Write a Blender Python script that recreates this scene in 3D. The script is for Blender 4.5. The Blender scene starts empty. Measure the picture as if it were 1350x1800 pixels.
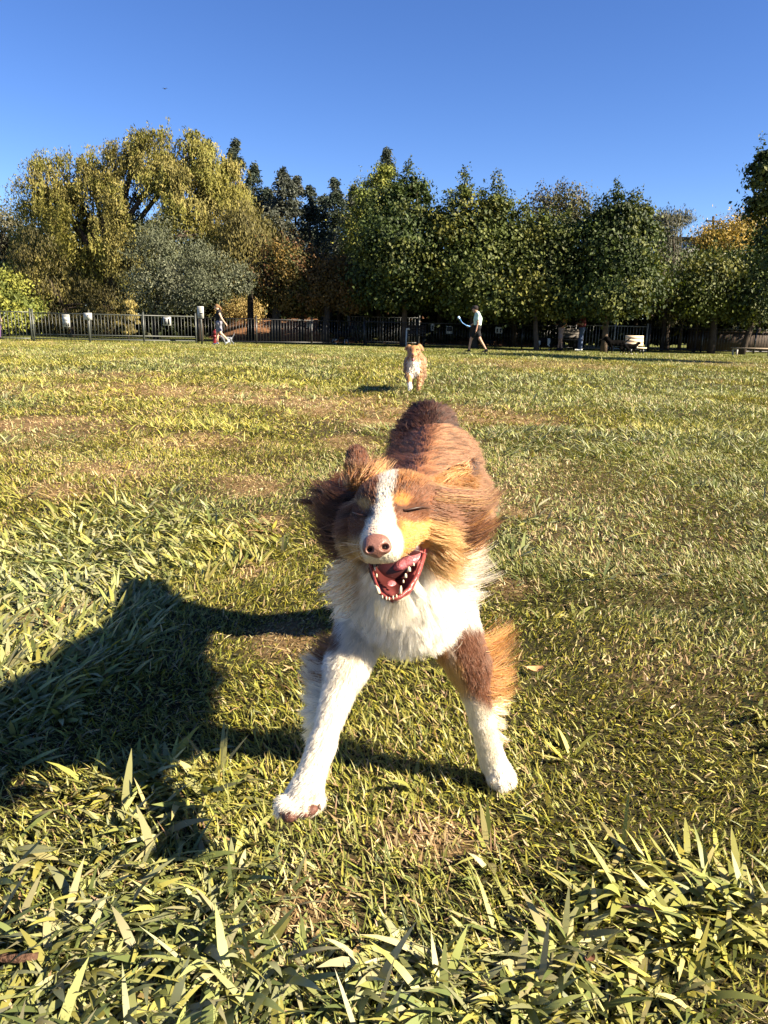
import bpy, math
import numpy as np
from mathutils import Matrix, Vector
from mathutils.kdtree import KDTree

R = math.radians
rng = np.random.default_rng(7)
scene = bpy.context.scene

# ------------------------------------------------------------------ camera
CAM_H = 0.92
PITCH, ROLL = R(14.24), R(1.3)
FPX, CU, CV = 1300.0, 675.0, 900.0
_F = np.array([0, math.cos(PITCH), -math.sin(PITCH)])
_r0 = np.array([1.0, 0, 0]); _u0 = np.array([0, math.sin(PITCH), math.cos(PITCH)])
_R = math.cos(ROLL) * _r0 + math.sin(ROLL) * _u0
_U = -math.sin(ROLL) * _r0 + math.cos(ROLL) * _u0
CAM = np.array([0, 0, CAM_H])
cam_data = bpy.data.cameras.new('camera')
cam_data.sensor_fit = 'VERTICAL'
cam_data.sensor_height = 36.0
cam_data.lens = 26.0
cam_data.clip_start = 0.05
cam_data.clip_end = 2000
cam = bpy.data.objects.new('camera', cam_data)
scene.collection.objects.link(cam)
cam.matrix_world = Matrix(((_R[0], _U[0], -_F[0], 0), (_R[1], _U[1], -_F[1], 0), (_R[2], _U[2], -_F[2], CAM_H), (0, 0, 0, 1)))
scene.camera = cam

# ------------------------------------------------------------------ sky and sun
SUN_EL, SUN_AZ = 33.0, 110.0            # azimuth clockwise from +Y
world = bpy.data.worlds.new('World')
scene.world = world
world.use_nodes = True
wn = world.node_tree.nodes; wl = world.node_tree.links
bg = wn['Background']
sky = wn.new('ShaderNodeTexSky')
sky.sky_type = 'NISHITA'
sky.sun_disc = False
sky.sun_elevation = R(SUN_EL)
sky.sun_rotation = R(SUN_AZ)
sky.altitude = 2500
sky.air_density = 1.0
sky.dust_density = 0.0
sky.ozone_density = 2.8
hsv = wn.new('ShaderNodeHueSaturation')
hsv.inputs['Saturation'].default_value = 1.2
hsv.inputs['Hue'].default_value = 0.513
wl.new(sky.outputs[0], hsv.inputs['Color'])
wl.new(hsv.outputs[0], bg.inputs['Color'])
bg.inputs['Strength'].default_value = 0.050
sd = bpy.data.lights.new('sun', 'SUN')
sd.energy = 5.0
sd.angle = R(0.5)
sd.color = (1.0, 0.875, 0.665)
sun = bpy.data.objects.new('sun', sd)
scene.collection.objects.link(sun)
_sv = Vector((math.sin(R(SUN_AZ)) * math.cos(R(SUN_EL)), math.cos(R(SUN_AZ)) * math.cos(R(SUN_EL)), math.sin(R(SUN_EL))))
sun.rotation_euler = _sv.to_track_quat('Z', 'Y').to_euler()
sun.location = _sv * 60
scene.view_settings.view_transform = 'Standard'
scene.view_settings.look = 'None'
scene.view_settings.exposure = 2.02
scene.view_settings.gamma = 1.0
scene.view_settings.use_curve_mapping = False
scene.render.engine = 'CYCLES'
scene.cycles.use_denoising = True
scene.cycles.max_bounces = 8
scene.cycles.transparent_max_bounces = 8
scene.cycles.sample_clamp_indirect = 6
scene.cycles_curves.shape = 'RIBBONS'
scene.cycles_curves.subdivisions = 2

# ------------------------------------------------------------------ helpers
def W(u, v, d):
    """point seen at photo pixel (u, v), d metres along the optical axis"""
    return CAM + _R * ((u - CU) / FPX * d) - _U * ((v - CV) / FPX * d) + _F * d

def ray(u, v):
    return _R * ((u - CU) / FPX) - _U * ((v - CV) / FPX) + _F

def G(u, v, z=0.0):
    r = ray(u, v)
    return CAM + r * ((z - CAM_H) / r[2])

def WY(u, v, y):
    r = ray(u, v)
    return CAM + r * (y / r[1])

def proj(p):
    q = np.asarray(p) - CAM
    d = q @ _F
    return CU + FPX * (q @ _R) / d, CV - FPX * (q @ _U) / d, d

_tab = rng.random((256, 256))
def vnoise(x, y):
    x = np.asarray(x, float); y = np.asarray(y, float)
    xi = np.floor(x).astype(int); yi = np.floor(y).astype(int)
    fx = x - xi; fy = y - yi
    fx = fx * fx * (3 - 2 * fx); fy = fy * fy * (3 - 2 * fy)
    a = _tab[xi & 255, yi & 255]; b = _tab[(xi + 1) & 255, yi & 255]
    c = _tab[xi & 255, (yi + 1) & 255]; d = _tab[(xi + 1) & 255, (yi + 1) & 255]
    return (a * (1 - fx) + b * fx) * (1 - fy) + (c * (1 - fx) + d * fx) * fy

def fbm(x, y, o=3):
    s = 0; a = 0.5; t = 0
    for i in range(o):
        s = s + a * vnoise(x * 2 ** i + 17.3 * i, y * 2 ** i + 9.1 * i); t += a; a *= 0.5
    return s / t

def smooth(a, b, x):
    t = np.clip((np.asarray(x, float) - a) / (b - a), 0, 1)
    return t * t * (3 - 2 * t)

def nrm(v):
    return v / np.maximum(np.linalg.norm(v, axis=-1, keepdims=True), 1e-9)

def tag(o, label=None, cat=None, group=None, kind=None):
    if label: o['label'] = label
    if cat: o['category'] = cat
    if group: o['group'] = group
    if kind: o['kind'] = kind
    return o

def link(o, parent=None):
    scene.collection.objects.link(o)
    if parent is not None:
        o.parent = parent
        o.matrix_parent_inverse = Matrix.Translation(-parent.location) if parent.type == 'EMPTY' else Matrix.Identity(4)
    return o

def thing(name, loc, label, cat, group=None):
    o = bpy.data.objects.new(name, None)
    o.empty_display_size = 0.2
    o.location = [float(c) for c in loc]
    scene.collection.objects.link(o)
    return tag(o, label, cat, group)

class Mesh:
    """collects vertices and faces (world coordinates), then links them as one mesh object"""
    def __init__(s):
        s.v = []; s.f = []; s.c = []; s.n = 0
    def add(s, verts, faces, col=None):
        verts = np.asarray(verts, float).reshape(-1, 3)
        if not isinstance(faces, list): faces = [faces]
        for f in faces:
            f = np.atleast_2d(np.asarray(f, np.int64))
            if f.size: s.f.append(f + s.n)
        s.v.append(verts); s.n += len(verts)
        if col is not None:
            col = np.asarray(col, float)
            if col.ndim == 1: col = np.tile(col, (len(verts), 1))
            s.c.append(col)
        return s
    def box(s, c, size, rot=None, col=None):
        h = np.asarray(size, float) / 2
        v = np.array([[x, y, z] for x in (-1, 1) for y in (-1, 1) for z in (-1, 1)], float) * h
        if rot is not None: v = v @ np.asarray(rot).T
        f = [[0, 1, 3, 2], [4, 6, 7, 5], [0, 4, 5, 1], [2, 3, 7, 6], [0, 2, 6, 4], [1, 5, 7, 3]]
        return s.add(v + np.asarray(c, float), f, col)
    def tube(s, pts, rad, n=8, cap=True, col=None):
        pts = np.asarray(pts, float); m = len(pts)
        rad = np.broadcast_to(np.asarray(rad, float), (m,))
        t = nrm(np.gradient(pts, axis=0))
        ref = np.array([0.13, 0.97, 0.2]) if abs(t[0][2]) > 0.7 else np.array([0, 0, 1.0])
        a = nrm(np.cross(t, ref)); b = np.cross(t, a)
        th = np.arange(n) * 2 * np.pi / n
        v = pts[:, None] + rad[:, None, None] * (np.cos(th)[None, :, None] * a[:, None] + np.sin(th)[None, :, None] * b[:, None])
        i = np.arange(m - 1)[:, None] * n; j = np.arange(n)[None]
        q = np.stack([i + j, i + (j + 1) % n, i + n + (j + 1) % n, i + n + j], -1).reshape(-1, 4)
        fs = [q]
        if cap: fs += [np.arange(n)[None, ::-1], (np.arange(n) + (m - 1) * n)[None]]
        return s.add(v.reshape(-1, 3), fs, col)
    def ball(s, c, r, n=10, rot=None, col=None):
        m = n // 2 + 1
        th = np.linspace(0, np.pi, m)[1:-1]; ph = np.arange(n) * 2 * np.pi / n
        v = [[0, 0, 1.0]] + [[math.sin(t) * math.cos(p), math.sin(t) * math.sin(p), math.cos(t)] for t in th for p in ph] + [[0, 0, -1.0]]
        v = np.array(v) * np.asarray(r, float)
        if rot is not None: v = v @ np.asarray(rot).T
        k = len(th); fs = []
        j = np.arange(n)
        tri = np.concatenate([np.stack([j * 0, 1 + j, 1 + (j + 1) % n], 1), np.stack([j * 0 + 1 + k * n, 1 + (k - 1) * n + (j + 1) % n, 1 + (k - 1) * n + j], 1)])
        q = [np.stack([1 + i * n + j, 1 + (i + 1) * n + j, 1 + (i + 1) * n + (j + 1) % n, 1 + i * n + (j + 1) % n], 1) for i in range(k - 1)]
        fs = [tri] + ([np.concatenate(q)] if q else [])
        return s.add(v + np.asarray(c, float), fs, col)
    def data(s, name, mat, shade=False):
        me = bpy.data.meshes.new(name)
        v = np.concatenate(s.v)
        loops = np.concatenate([f.ravel() for f in s.f])
        cnt = np.concatenate([np.full(len(f), f.shape[1]) for f in s.f])
        st = np.concatenate([[0], np.cumsum(cnt)[:-1]])
        me.vertices.add(len(v)); me.loops.add(len(loops)); me.polygons.add(len(cnt))
        me.vertices.foreach_set('co', v.astype(np.float32).ravel())
        me.loops.foreach_set('vertex_index', loops.astype(np.int32))
        me.polygons.foreach_set('loop_start', st.astype(np.int32))
        me.polygons.foreach_set('loop_total', cnt.astype(np.int32))
        if shade: me.polygons.foreach_set('use_smooth', np.ones(len(cnt), bool))
        me.update(calc_edges=True)
        if s.c:
            c = np.concatenate(s.c)
            at = me.color_attributes.new('col', 'FLOAT_COLOR', 'POINT')
            at.data.foreach_set('color', np.concatenate([c, np.ones((len(c), 1))], 1).astype(np.float32).ravel())
        me.materials.append(mat)
        return me
    def build(s, name, mat, parent=None, shade=False):
        return link(bpy.data.objects.new(name, s.data(name, mat, shade)), parent)

# ------------------------------------------------------------------ materials
def new_mat(name):
    m = bpy.data.materials.new(name); m.use_nodes = True
    nt = m.node_tree
    return m, nt, nt.nodes, nt.links, nt.nodes['Principled BSDF']

def paint(name, col, rough=0.5, spec=0.4, metal=0.0, vary=0.12, scale=12.0, bump=0.0):
    m, nt, n, l, b = new_mat(name)
    b.inputs['Roughness'].default_value = rough
    b.inputs['Specular IOR Level'].default_value = spec
    b.inputs['Metallic'].default_value = metal
    tc = n.new('ShaderNodeTexCoord')
    no = n.new('ShaderNodeTexNoise'); no.inputs['Scale'].default_value = scale; no.inputs['Detail'].default_value = 5
    l.new(tc.outputs['Object'], no.inputs['Vector'])
    rp = n.new('ShaderNodeMapRange')
    rp.inputs['From Min'].default_value = 0.3; rp.inputs['From Max'].default_value = 0.7
    rp.inputs['To Min'].default_value = 1 - vary; rp.inputs['To Max'].default_value = 1 + vary
    l.new(no.outputs['Fac'], rp.inputs['Value'])
    mx = n.new('ShaderNodeVectorMath'); mx.operation = 'SCALE'
    mx.inputs[0].default_value = col
    l.new(rp.outputs[0], mx.inputs['Scale'])
    l.new(mx.outputs[0], b.inputs['Base Color'])
    if bump:
        bp = n.new('ShaderNodeBump'); bp.inputs['Strength'].default_value = bump; bp.inputs['Distance'].default_value = 0.02
        l.new(no.outputs['Fac'], bp.inputs['Height']); l.new(bp.outputs[0], b.inputs['Normal'])
    return m

def leafy(name, rough=0.45, spec=0.5, trans=0.3, tint=(1.1, 1.15, 0.45)):
    """leaf or blade: colour from the piece's own 'col' attribute, some light through it"""
    m, nt, n, l, b = new_mat(name)
    at = n.new('ShaderNodeAttribute'); at.attribute_name = 'col'
    l.new(at.outputs['Color'], b.inputs['Base Color'])
    b.inputs['Roughness'].default_value = rough
    b.inputs['Specular IOR Level'].default_value = spec
    tr = n.new('ShaderNodeBsdfTranslucent')
    ml = n.new('ShaderNodeVectorMath'); ml.operation = 'MULTIPLY'; ml.inputs[1].default_value = tint
    l.new(at.outputs['Color'], ml.inputs[0]); l.new(ml.outputs[0], tr.inputs['Color'])
    mx = n.new('ShaderNodeMixShader'); mx.inputs[0].default_value = trans
    l.new(b.outputs[0], mx.inputs[1]); l.new(tr.outputs[0], mx.inputs[2])
    l.new(mx.outputs[0], n['Material Output'].inputs['Surface'])
    return m

def coat(name, rough=0.55, spec=0.3):
    m, nt, n, l, b = new_mat(name)
    at = n.new('ShaderNodeAttribute'); at.attribute_name = 'col'
    l.new(at.outputs['Color'], b.inputs['Base Color'])
    b.inputs['Roughness'].default_value = rough
    b.inputs['Specular IOR Level'].default_value = spec
    return m

def fur_mat(name):
    m, nt, n, l, b = new_mat(name)
    at = n.new('ShaderNodeAttribute'); at.attribute_name = 'col'
    hb = n.new('ShaderNodeBsdfHairPrincipled')
    hb.model = 'CHIANG'
    hb.parametrization = 'COLOR'
    l.new(at.outputs['Color'], hb.inputs['Color'])
    hb.inputs['Roughness'].default_value = 0.30
    hb.inputs['Radial Roughness'].default_value = 0.55
    hb.inputs['Random Roughness'].default_value = 0.2
    l.new(at.outputs['Color'], b.inputs['Base Color'])
    b.inputs['Roughness'].default_value = 0.6
    b.inputs['Specular IOR Level'].default_value = 0.25
    bw = n.new('ShaderNodeRGBToBW'); l.new(at.outputs['Color'], bw.inputs[0])
    mr = n.new('ShaderNodeMapRange'); mr.inputs['From Max'].default_value = 0.5; mr.inputs['To Min'].default_value = 0.28; mr.inputs['To Max'].default_value = 0.75
    l.new(bw.outputs[0], mr.inputs['Value'])
    mx = n.new('ShaderNodeMixShader'); l.new(mr.outputs[0], mx.inputs[0])
    l.new(b.outputs[0], mx.inputs[1]); l.new(hb.outputs[0], mx.inputs[2])
    l.new(mx.outputs[0], n['Material Output'].inputs['Surface'])
    return m

# ------------------------------------------------------------------ smooth-union bodies (signed distance + surface nets)
def cone(a, b, ra, rb, reg=0, k=0.02, op='add'):
    return dict(t='c', a=np.asarray(a, float), b=np.asarray(b, float), ra=ra, rb=rb, reg=reg, k=k, op=op)

def ell(c, r, rot=None, reg=0, k=0.02, op='add'):
    r = np.broadcast_to(np.asarray(r, float), (3,))
    return dict(t='e', c=np.asarray(c, float), r=r, rot=np.eye(3) if rot is None else np.asarray(rot, float), reg=reg, k=k, op=op)

def pdist(p, x):
    if p['t'] == 'c':
        ab = p['b'] - p['a']; L = max(ab @ ab, 1e-12)
        t = np.clip(((x - p['a']) @ ab) / L, 0, 1)
        return np.linalg.norm(x - p['a'] - t[..., None] * ab, axis=-1) - (p['ra'] + (p['rb'] - p['ra']) * t)
    q = (x - p['c']) @ p['rot']           # rot columns are the ellipsoid's axes
    k0 = np.linalg.norm(q / p['r'], axis=-1); k1 = np.linalg.norm(q / p['r'] ** 2, axis=-1)
    return k0 * (k0 - 1) / np.maximum(k1, 1e-9)

def pbounds(p):
    if p['t'] == 'c':
        m = max(p['ra'], p['rb'])
        return np.minimum(p['a'], p['b']) - m, np.maximum(p['a'], p['b']) + m
    m = p['r'].max()
    return p['c'] - m, p['c'] + m

def sdf_surface(prims, h):
    lo = np.min([pbounds(p)[0] for p in prims if p['op'] == 'add'], 0) - 3 * h
    hi = np.max([pbounds(p)[1] for p in prims if p['op'] == 'add'], 0) + 3 * h
    n = np.ceil((hi - lo) / h).astype(int) + 1
    V = np.full(n, 1.0, np.float32)
    for p in prims:
        a, b = pbounds(p); mg = p['k'] + 2.5 * h
        i0 = np.maximum(np.floor((a - mg - lo) / h).astype(int), 0); i1 = np.minimum(np.ceil((b + mg - lo) / h).astype(int) + 1, n)
        if (i1 <= i0).any(): continue
        ax = [lo[i] + h * np.arange(i0[i], i1[i]) for i in range(3)]
        X = np.stack(np.meshgrid(*ax, indexing='ij'), -1)
        d = pdist(p, X)
        sl = tuple(slice(i0[i], i1[i]) for i in range(3))
        D = V[sl]; k = p['k']
        if p['op'] == 'add':
            hh = np.maximum(k - np.abs(D - d), 0) / k
            V[sl] = np.minimum(D, d) - hh * hh * k * 0.25
        else:
            hh = np.maximum(k - np.abs(D + d), 0) / k
            V[sl] = np.maximum(D, -d) + hh * hh * k * 0.25
    s = V < 0
    c8 = [(i, j, k) for i in (0, 1) for j in (0, 1) for k in (0, 1)]
    cnt = sum(s[i:n[0] - 1 + i, j:n[1] - 1 + j, k:n[2] - 1 + k].astype(np.int8) for i, j, k in c8)
    act = (cnt > 0) & (cnt < 8)
    ids = np.full(act.shape, -1, np.int64); ids[act] = np.arange(act.sum())
    ci = np.argwhere(act)
    vals = np.stack([V[ci[:, 0] + i, ci[:, 1] + j, ci[:, 2] + k] for i, j, k in c8], 1)
    acc = np.zeros((len(ci), 3)); num = np.zeros(len(ci))
    for a in range(8):
        for b in range(a + 1, 8):
            A = np.array(c8[a]); B = np.array(c8[b])
            if abs(A - B).sum() != 1: continue
            m = (vals[:, a] < 0) != (vals[:, b] < 0)
            t = vals[m, a] / (vals[m, a] - vals[m, b])
            acc[m] += A + t[:, None] * (B - A); num[m] += 1
    verts = lo + h * (ci + acc / num[:, None])
    F = []
    for ax in range(3):
        b, c = (ax + 1) % 3, (ax + 2) % 3
        s0 = np.moveaxis(s, (ax, b, c), (0, 1, 2)); idm = np.moveaxis(ids, (ax, b, c), (0, 1, 2))
        e = s0[:-1, 1:-1, 1:-1] != s0[1:, 1:-1, 1:-1]
        w = np.argwhere(e); i, j, k = w[:, 0], w[:, 1] + 1, w[:, 2] + 1
        q = np.stack([idm[i, j - 1, k - 1], idm[i, j, k - 1], idm[i, j, k], idm[i, j - 1, k]], 1)
        ins = s0[i, j, k]
        F.append(np.where(ins[:, None], q, q[:, ::-1]))
    return verts, np.concatenate(F)

def regions(prims, x):
    best = np.full(len(x), 9.0); reg = np.zeros(len(x), int)
    for p in prims:
        d = pdist(p, x)
        d = np.abs(d) if p['op'] == 'sub' else d
        m = d < best
        best[m] = d[m]; reg[m] = p['reg']
    return reg

def blob(name, prims, h, mat, parent, colf=None, relax=2):
    v, f = sdf_surface(prims, h)
    for _ in range(relax):
        s = np.zeros_like(v); c = np.zeros(len(v))
        for a, b in ((0, 1), (1, 2), (2, 3), (3, 0)):
            np.add.at(s, f[:, a], v[f[:, b]]); np.add.at(c, f[:, a], 1)
            np.add.at(s, f[:, b], v[f[:, a]]); np.add.at(c, f[:, b], 1)
        v = 0.5 * v + 0.5 * s / np.maximum(c, 1)[:, None]
    m = Mesh(); m.add(v, f, colf(v) if colf is not None else None)
    o = m.build(name, mat, parent, True)
    return o, v, f

def sample_surface(v, f, n):
    t = np.concatenate([f[:, [0, 1, 2]], f[:, [0, 2, 3]]])
    e1 = v[t[:, 1]] - v[t[:, 0]]; e2 = v[t[:, 2]] - v[t[:, 0]]
    cr = np.cross(e1, e2); ar = np.linalg.norm(cr, axis=1)
    i = rng.choice(len(t), n, p=ar / ar.sum())
    a = rng.random(n); b = rng.random(n); sw = a + b > 1
    a[sw] = 1 - a[sw]; b[sw] = 1 - b[sw]
    # smooth normals
    vn = np.zeros_like(v)
    for k in range(3): np.add.at(vn, t[:, k], cr)
    vn = nrm(vn)
    p = v[t[i, 0]] + a[:, None] * e1[i] + b[:, None] * e2[i]
    nn = nrm(vn[t[i, 0]] * (1 - a - b)[:, None] + vn[t[i, 1]] * a[:, None] + vn[t[i, 2]] * b[:, None])
    return p, nn

def strands(name, parent, mat, root, d, L, bend, col, r0=0.0006, r1=0.00012, clump=0.6, nclump=None, pts=6, tipcol=1.0, wave=0.06, lockvar=0.3, dirvar=0.10):
    """hair curves: root + L(d t + bend t^2), tips pulled together into wisps"""
    n = len(root)
    d = nrm(d); L = np.broadcast_to(L, (n,)); bend = np.broadcast_to(bend, (n, 3))
    d = nrm(d + rng.normal(0, dirvar, (n, 3)))
    nc = nclump or max(n // 14, 1)
    gi = rng.choice(n, min(nc, n), replace=False)
    kd = KDTree(len(gi))
    for k, i in enumerate(gi): kd.insert(root[i], k)
    kd.balance()
    gk = np.array([kd.find(p)[1] for p in root]); own = gi[gk]
    col = col * (1 + (np.clip(1 + rng.normal(0, lockvar, len(gi)), 0.4, 1.7) - 1)[gk] * (1 - 1.0 * np.clip(col.mean(1), 0, 0.65)))[:, None]
    t = np.linspace(0, 1, pts)[None, :, None]
    ph = rng.random((n, 1, 3)) * 6.28
    def shape(ix):
        return root[ix][:, None] + L[ix][:, None, None] * (d[ix][:, None] * t + bend[ix][:, None] * t * t)
    P = shape(np.arange(n))
    Q = shape(own)
    P = P + (Q - P) * (clump * t ** 1.3) * (0.6 + 0.4 * rng.random((n, 1, 1)))
    P = P + wave * L[:, None, None] * t * np.sin(ph + t * 5.0) * 0.6
    hc = bpy.data.hair_curves.new(name)
    hc.add_curves([pts] * n)
    hc.position_data.foreach_set('vector', P.astype(np.float32).ravel())
    rad = np.broadcast_to((r0 + (r1 - r0) * np.linspace(0, 1, pts) ** 1.5)[None], (n, pts)) * (0.7 + 0.6 * rng.random((n, 1)))
    ra = hc.attributes.get('radius') or hc.attributes.new('radius', 'FLOAT', 'POINT')
    ra.data.foreach_set('value', rad.astype(np.float32).ravel())
    cc = np.clip(col[:, None] * (1 + (tipcol - 1) * t) * (1 + (rng.random((n, 1, 1)) - 0.5) * np.where(col.mean(1) > 0.3, 0.14, 0.36)[:, None, None]), 0, 0.95)
    ca = hc.attributes.new('col', 'FLOAT_COLOR', 'POINT')
    ca.data.foreach_set('color', np.concatenate([cc, np.ones((n, pts, 1))], 2).astype(np.float32).ravel())
    hc.materials.append(mat)
    return link(bpy.data.objects.new(name, hc), parent)
# ------------------------------------------------------------------ ground
def hgt(x, y):
    x = np.asarray(x, float); y = np.asarray(y, float)
    w = 1 - smooth(7, 14, np.hypot(x, y))
    h = (fbm(x * 1.7 + 5, y * 1.7 + 2, 3) - 0.5) * 0.05
    e = np.exp(-(((x - 0.95) / 0.55) ** 2 + ((y - 2.42) / 0.10) ** 2)) * -0.03      # the dark hollow at the right
    return (h + e) * w

# dry, straw coloured patches: photo pixel of the centre, half width and half height in pixels
DRY = [(205, 825, 130, 22), (60, 745, 90, 16), (320, 685, 260, 14), (510, 1130, 75, 40), (615, 780, 60, 16), (890, 1030, 60, 16),
       (465, 925, 45, 25), (870, 735, 120, 10), (340, 775, 150, 14), (440, 1000, 40, 20), (90, 1090, 70, 30), (540, 1610, 80, 70),
       (540, 705, 200, 14), (690, 725, 200, 22), (960, 640, 160, 8), (1290, 640, 90, 6), (900, 900, 40, 16), (660, 830, 60, 30),
       (90, 865, 90, 16), (760, 1480, 130, 45), (190, 660, 160, 7), (440, 850, 80, 22)]
BROAD = [(200, 965, 230, 95), (110, 1150, 190, 150), (330, 742, 110, 14), (180, 1640, 330, 190), (430, 1740, 160, 90), (1220, 1610, 220, 110),
         (950, 1730, 330, 90), (290, 1400, 180, 60), (720, 1760, 120, 70), (1000, 780, 160, 30), (1230, 760, 160, 40), (470, 640, 900, 26), (100, 700, 240, 14)]
def _patches(lst):
    out = []
    for u, v, ru, rv in lst:
        c = G(u, v)
        rx = abs(G(u + ru, v)[0] - c[0]); ry = max(abs(G(u, v - rv)[1] - c[1]), abs(G(u, v + rv)[1] - c[1])) 
        out.append((c[0], c[1], rx, ry))
    return out
_dry, _broad = _patches(DRY), _patches(BROAD)
def _field(ps, x, y, soft=0.55):
    m = np.zeros_like(x)
    jx = (fbm(x * 2.3, y * 2.3) - 0.5); jy = (fbm(x * 2.3 + 40, y * 2.3 + 7) - 0.5)
    for cx, cy, rx, ry in ps:
        q = np.sqrt(((x - cx) / rx + jx * 0.9) ** 2 + ((y - cy) / ry + jy * 0.9) ** 2)
        m = np.maximum(m, 1 - smooth(1 - soft, 1 + soft * 0.4, q))
    return m
def dryness(x, y):
    d = _field(_dry, x, y)
    g = smooth(0.52, 0.68, fbm(x * 0.8 + 31, y * 0.5 + 12, 4))
    belt = smooth(3.2, 4.5, y) * (1 - smooth(9.0, 12.0, y)) * (1 - smooth(0.8, 3.5, x + 0.0 * y))      # worn belt across the middle
    g = g * (0.25 + 0.75 * (1 - smooth(0.2, 1.5, x)))
    return np.clip(np.maximum(d * 0.68, 0.36 * g) + 0.11 * belt * (0.4 + 1.1 * fbm(x * 1.4 + 3, y * 1.0 + 8, 3)), 0, 1)
def broadness(x, y):
    b = _field(_broad, x, y)
    g = smooth(0.55, 0.66, fbm(x * 0.55 + 71, y * 0.4 + 3, 3)) * 0.22 * smooth(2.5, 4, y)
    return np.clip(np.maximum(b, g), 0, 1)

def axis(a, b, near, far, step, grow):
    p = [0.0]; s = step
    while p[-1] < near: p.append(p[-1] + step)
    while p[-1] < far:
        s *= grow; p.append(p[-1] + s)
    return np.array(p)
ys = axis(0, 0, 7.0, 700, 0.07, 1.12); ys = np.concatenate([-axis(0, 0, 0.5, 60, 0.2, 1.35)[:0:-1], ys])
xp = axis(0, 0, 3.2, 500, 0.07, 1.14); xs = np.concatenate([-xp[:0:-1], xp])
GX, GY = np.meshgrid(xs, ys, indexing='ij')
GZ = hgt(GX, GY)
gv = np.stack([GX, GY, GZ], -1).reshape(-1, 3)
ni, nj = GX.shape
ii = np.arange(ni - 1)[:, None] * nj; jj = np.arange(nj - 1)[None]
gq = np.stack([ii + jj, ii + nj + jj, ii + nj + jj + 1, ii + jj + 1], -1).reshape(-1, 4)
gdry = dryness(gv[:, 0], gv[:, 1])
gcol = np.array([0.032, 0.028, 0.012]) * (1 - gdry)[:, None] + np.array([0.20, 0.125, 0.058]) * gdry[:, None]
far_m = smooth(14, 26, gv[:, 1])[:, None]
gcol = gcol * (1 - far_m) + (np.array([0.105, 0.115, 0.032]) * (1 - 0.5 * gdry[:, None]) + np.array([0.2, 0.15, 0.06]) * 0.5 * gdry[:, None]) * far_m
gm, gnt, gn, gl, gb = new_mat('soil and thatch')
ga = gn.new('ShaderNodeAttribute'); ga.attribute_name = 'col'
gtc = gn.new('ShaderNodeTexCoord')
g1 = gn.new('ShaderNodeTexNoise'); g1.inputs['Scale'].default_value = 60; g1.inputs['Detail'].default_value = 6
g2 = gn.new('ShaderNodeTexNoise'); g2.inputs['Scale'].default_value = 3.0; g2.inputs['Detail'].default_value = 5
gl.new(gtc.outputs['Object'], g1.inputs['Vector']); gl.new(gtc.outputs['Object'], g2.inputs['Vector'])
gadd = gn.new('ShaderNodeMath'); gadd.operation = 'MULTIPLY'
gl.new(g1.outputs['Fac'], gadd.inputs[0]); gl.new(g2.outputs['Fac'], gadd.inputs[1])
gr = gn.new('ShaderNodeMapRange'); gr.inputs['From Min'].default_value = 0.12; gr.inputs['From Max'].default_value = 0.4
gr.inputs['To Min'].default_value = 0.45; gr.inputs['To Max'].default_value = 1.5
gl.new(gadd.outputs[0], gr.inputs['Value'])
gs = gn.new('ShaderNodeVectorMath'); gs.operation = 'SCALE'
gl.new(ga.outputs['Color'], gs.inputs[0]); gl.new(gr.outputs[0], gs.inputs['Scale'])
gl.new(gs.outputs[0], gb.inputs['Base Color'])
gb.inputs['Roughness'].default_value = 0.95; gb.inputs['Specular IOR Level'].default_value = 0.1
gbp = gn.new('ShaderNodeBump'); gbp.inputs['Strength'].default_value = 0.8; gbp.inputs['Distance'].default_value = 0.012
gl.new(g1.outputs['Fac'], gbp.inputs['Height']); gl.new(gbp.outputs[0], gb.inputs['Normal'])
gmesh = Mesh(); gmesh.add(gv, gq, gcol)
tag(gmesh.build('ground', gm, None, True), 'flat park lawn ground of soil and dry thatch', kind='structure')

# ------------------------------------------------------------------ grass
GREENS = np.array([[0.190, 0.200, 0.052], [0.148, 0.165, 0.036], [0.078, 0.098, 0.022], [0.212, 0.200, 0.036], [0.172, 0.180, 0.066], [0.230, 0.215, 0.082]])
STRAWS = np.array([[0.36, 0.26, 0.125], [0.28, 0.185, 0.085], [0.42, 0.33, 0.17], [0.19, 0.115, 0.06]])

def blades(m, x, y, L, w, az, e0, e1, col, seg=3, roll=None):
    """flat tapered blades: azimuth az, elevation e0 at the root bending to e1 at the tip"""
    n = len(x)
    roll = rng.normal(0, 0.5, n) if roll is None else roll
    s0 = np.stack([-np.sin(az), np.cos(az), np.zeros(n)], 1)
    p = np.stack([x, y, hgt(x, y) - 0.002], 1)
    rows = []
    wid = {1: [1.0], 2: [0.8, 1.0], 3: [0.75, 1.0, 0.75], 4: [0.7, 1.0, 0.95, 0.6]}[seg]
    for i in range(seg + 1):
        t = i / seg
        e = e0 + (e1 - e0) * t
        dr = np.stack([np.cos(az) * np.cos(e), np.sin(az) * np.cos(e), np.sin(e)], 1)
        nn = np.cross(s0, dr)
        sd = s0 * np.cos(roll)[:, None] + nn * np.sin(roll)[:, None]
        if i < seg:
            hw = (w * wid[i] / 2)[:, None]
            rows += [p - sd * hw, p + sd * hw]
            p = p + dr * (L / seg)[:, None]
            p[:, 2] = np.maximum(p[:, 2], hgt(x, y) + 0.002 + 0.006 * rng.random(n))
        else:
            rows.append(p)
    V = np.stack(rows, 1); k = V.shape[1]
    b = np.arange(n)[:, None] * k
    fs = [(b + np.array([[2 * i, 2 * i + 1, 2 * i + 3, 2 * i + 2]])) for i in range(seg - 1)]
    q = np.concatenate(fs) if fs else np.zeros((0, 4), int)
    t3 = b + np.array([[2 * seg - 2, 2 * seg - 1, 2 * seg]])
    m.add(V.reshape(-1, 3), [q, t3] if seg > 1 else [t3], np.repeat(col, k, 0))

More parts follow.
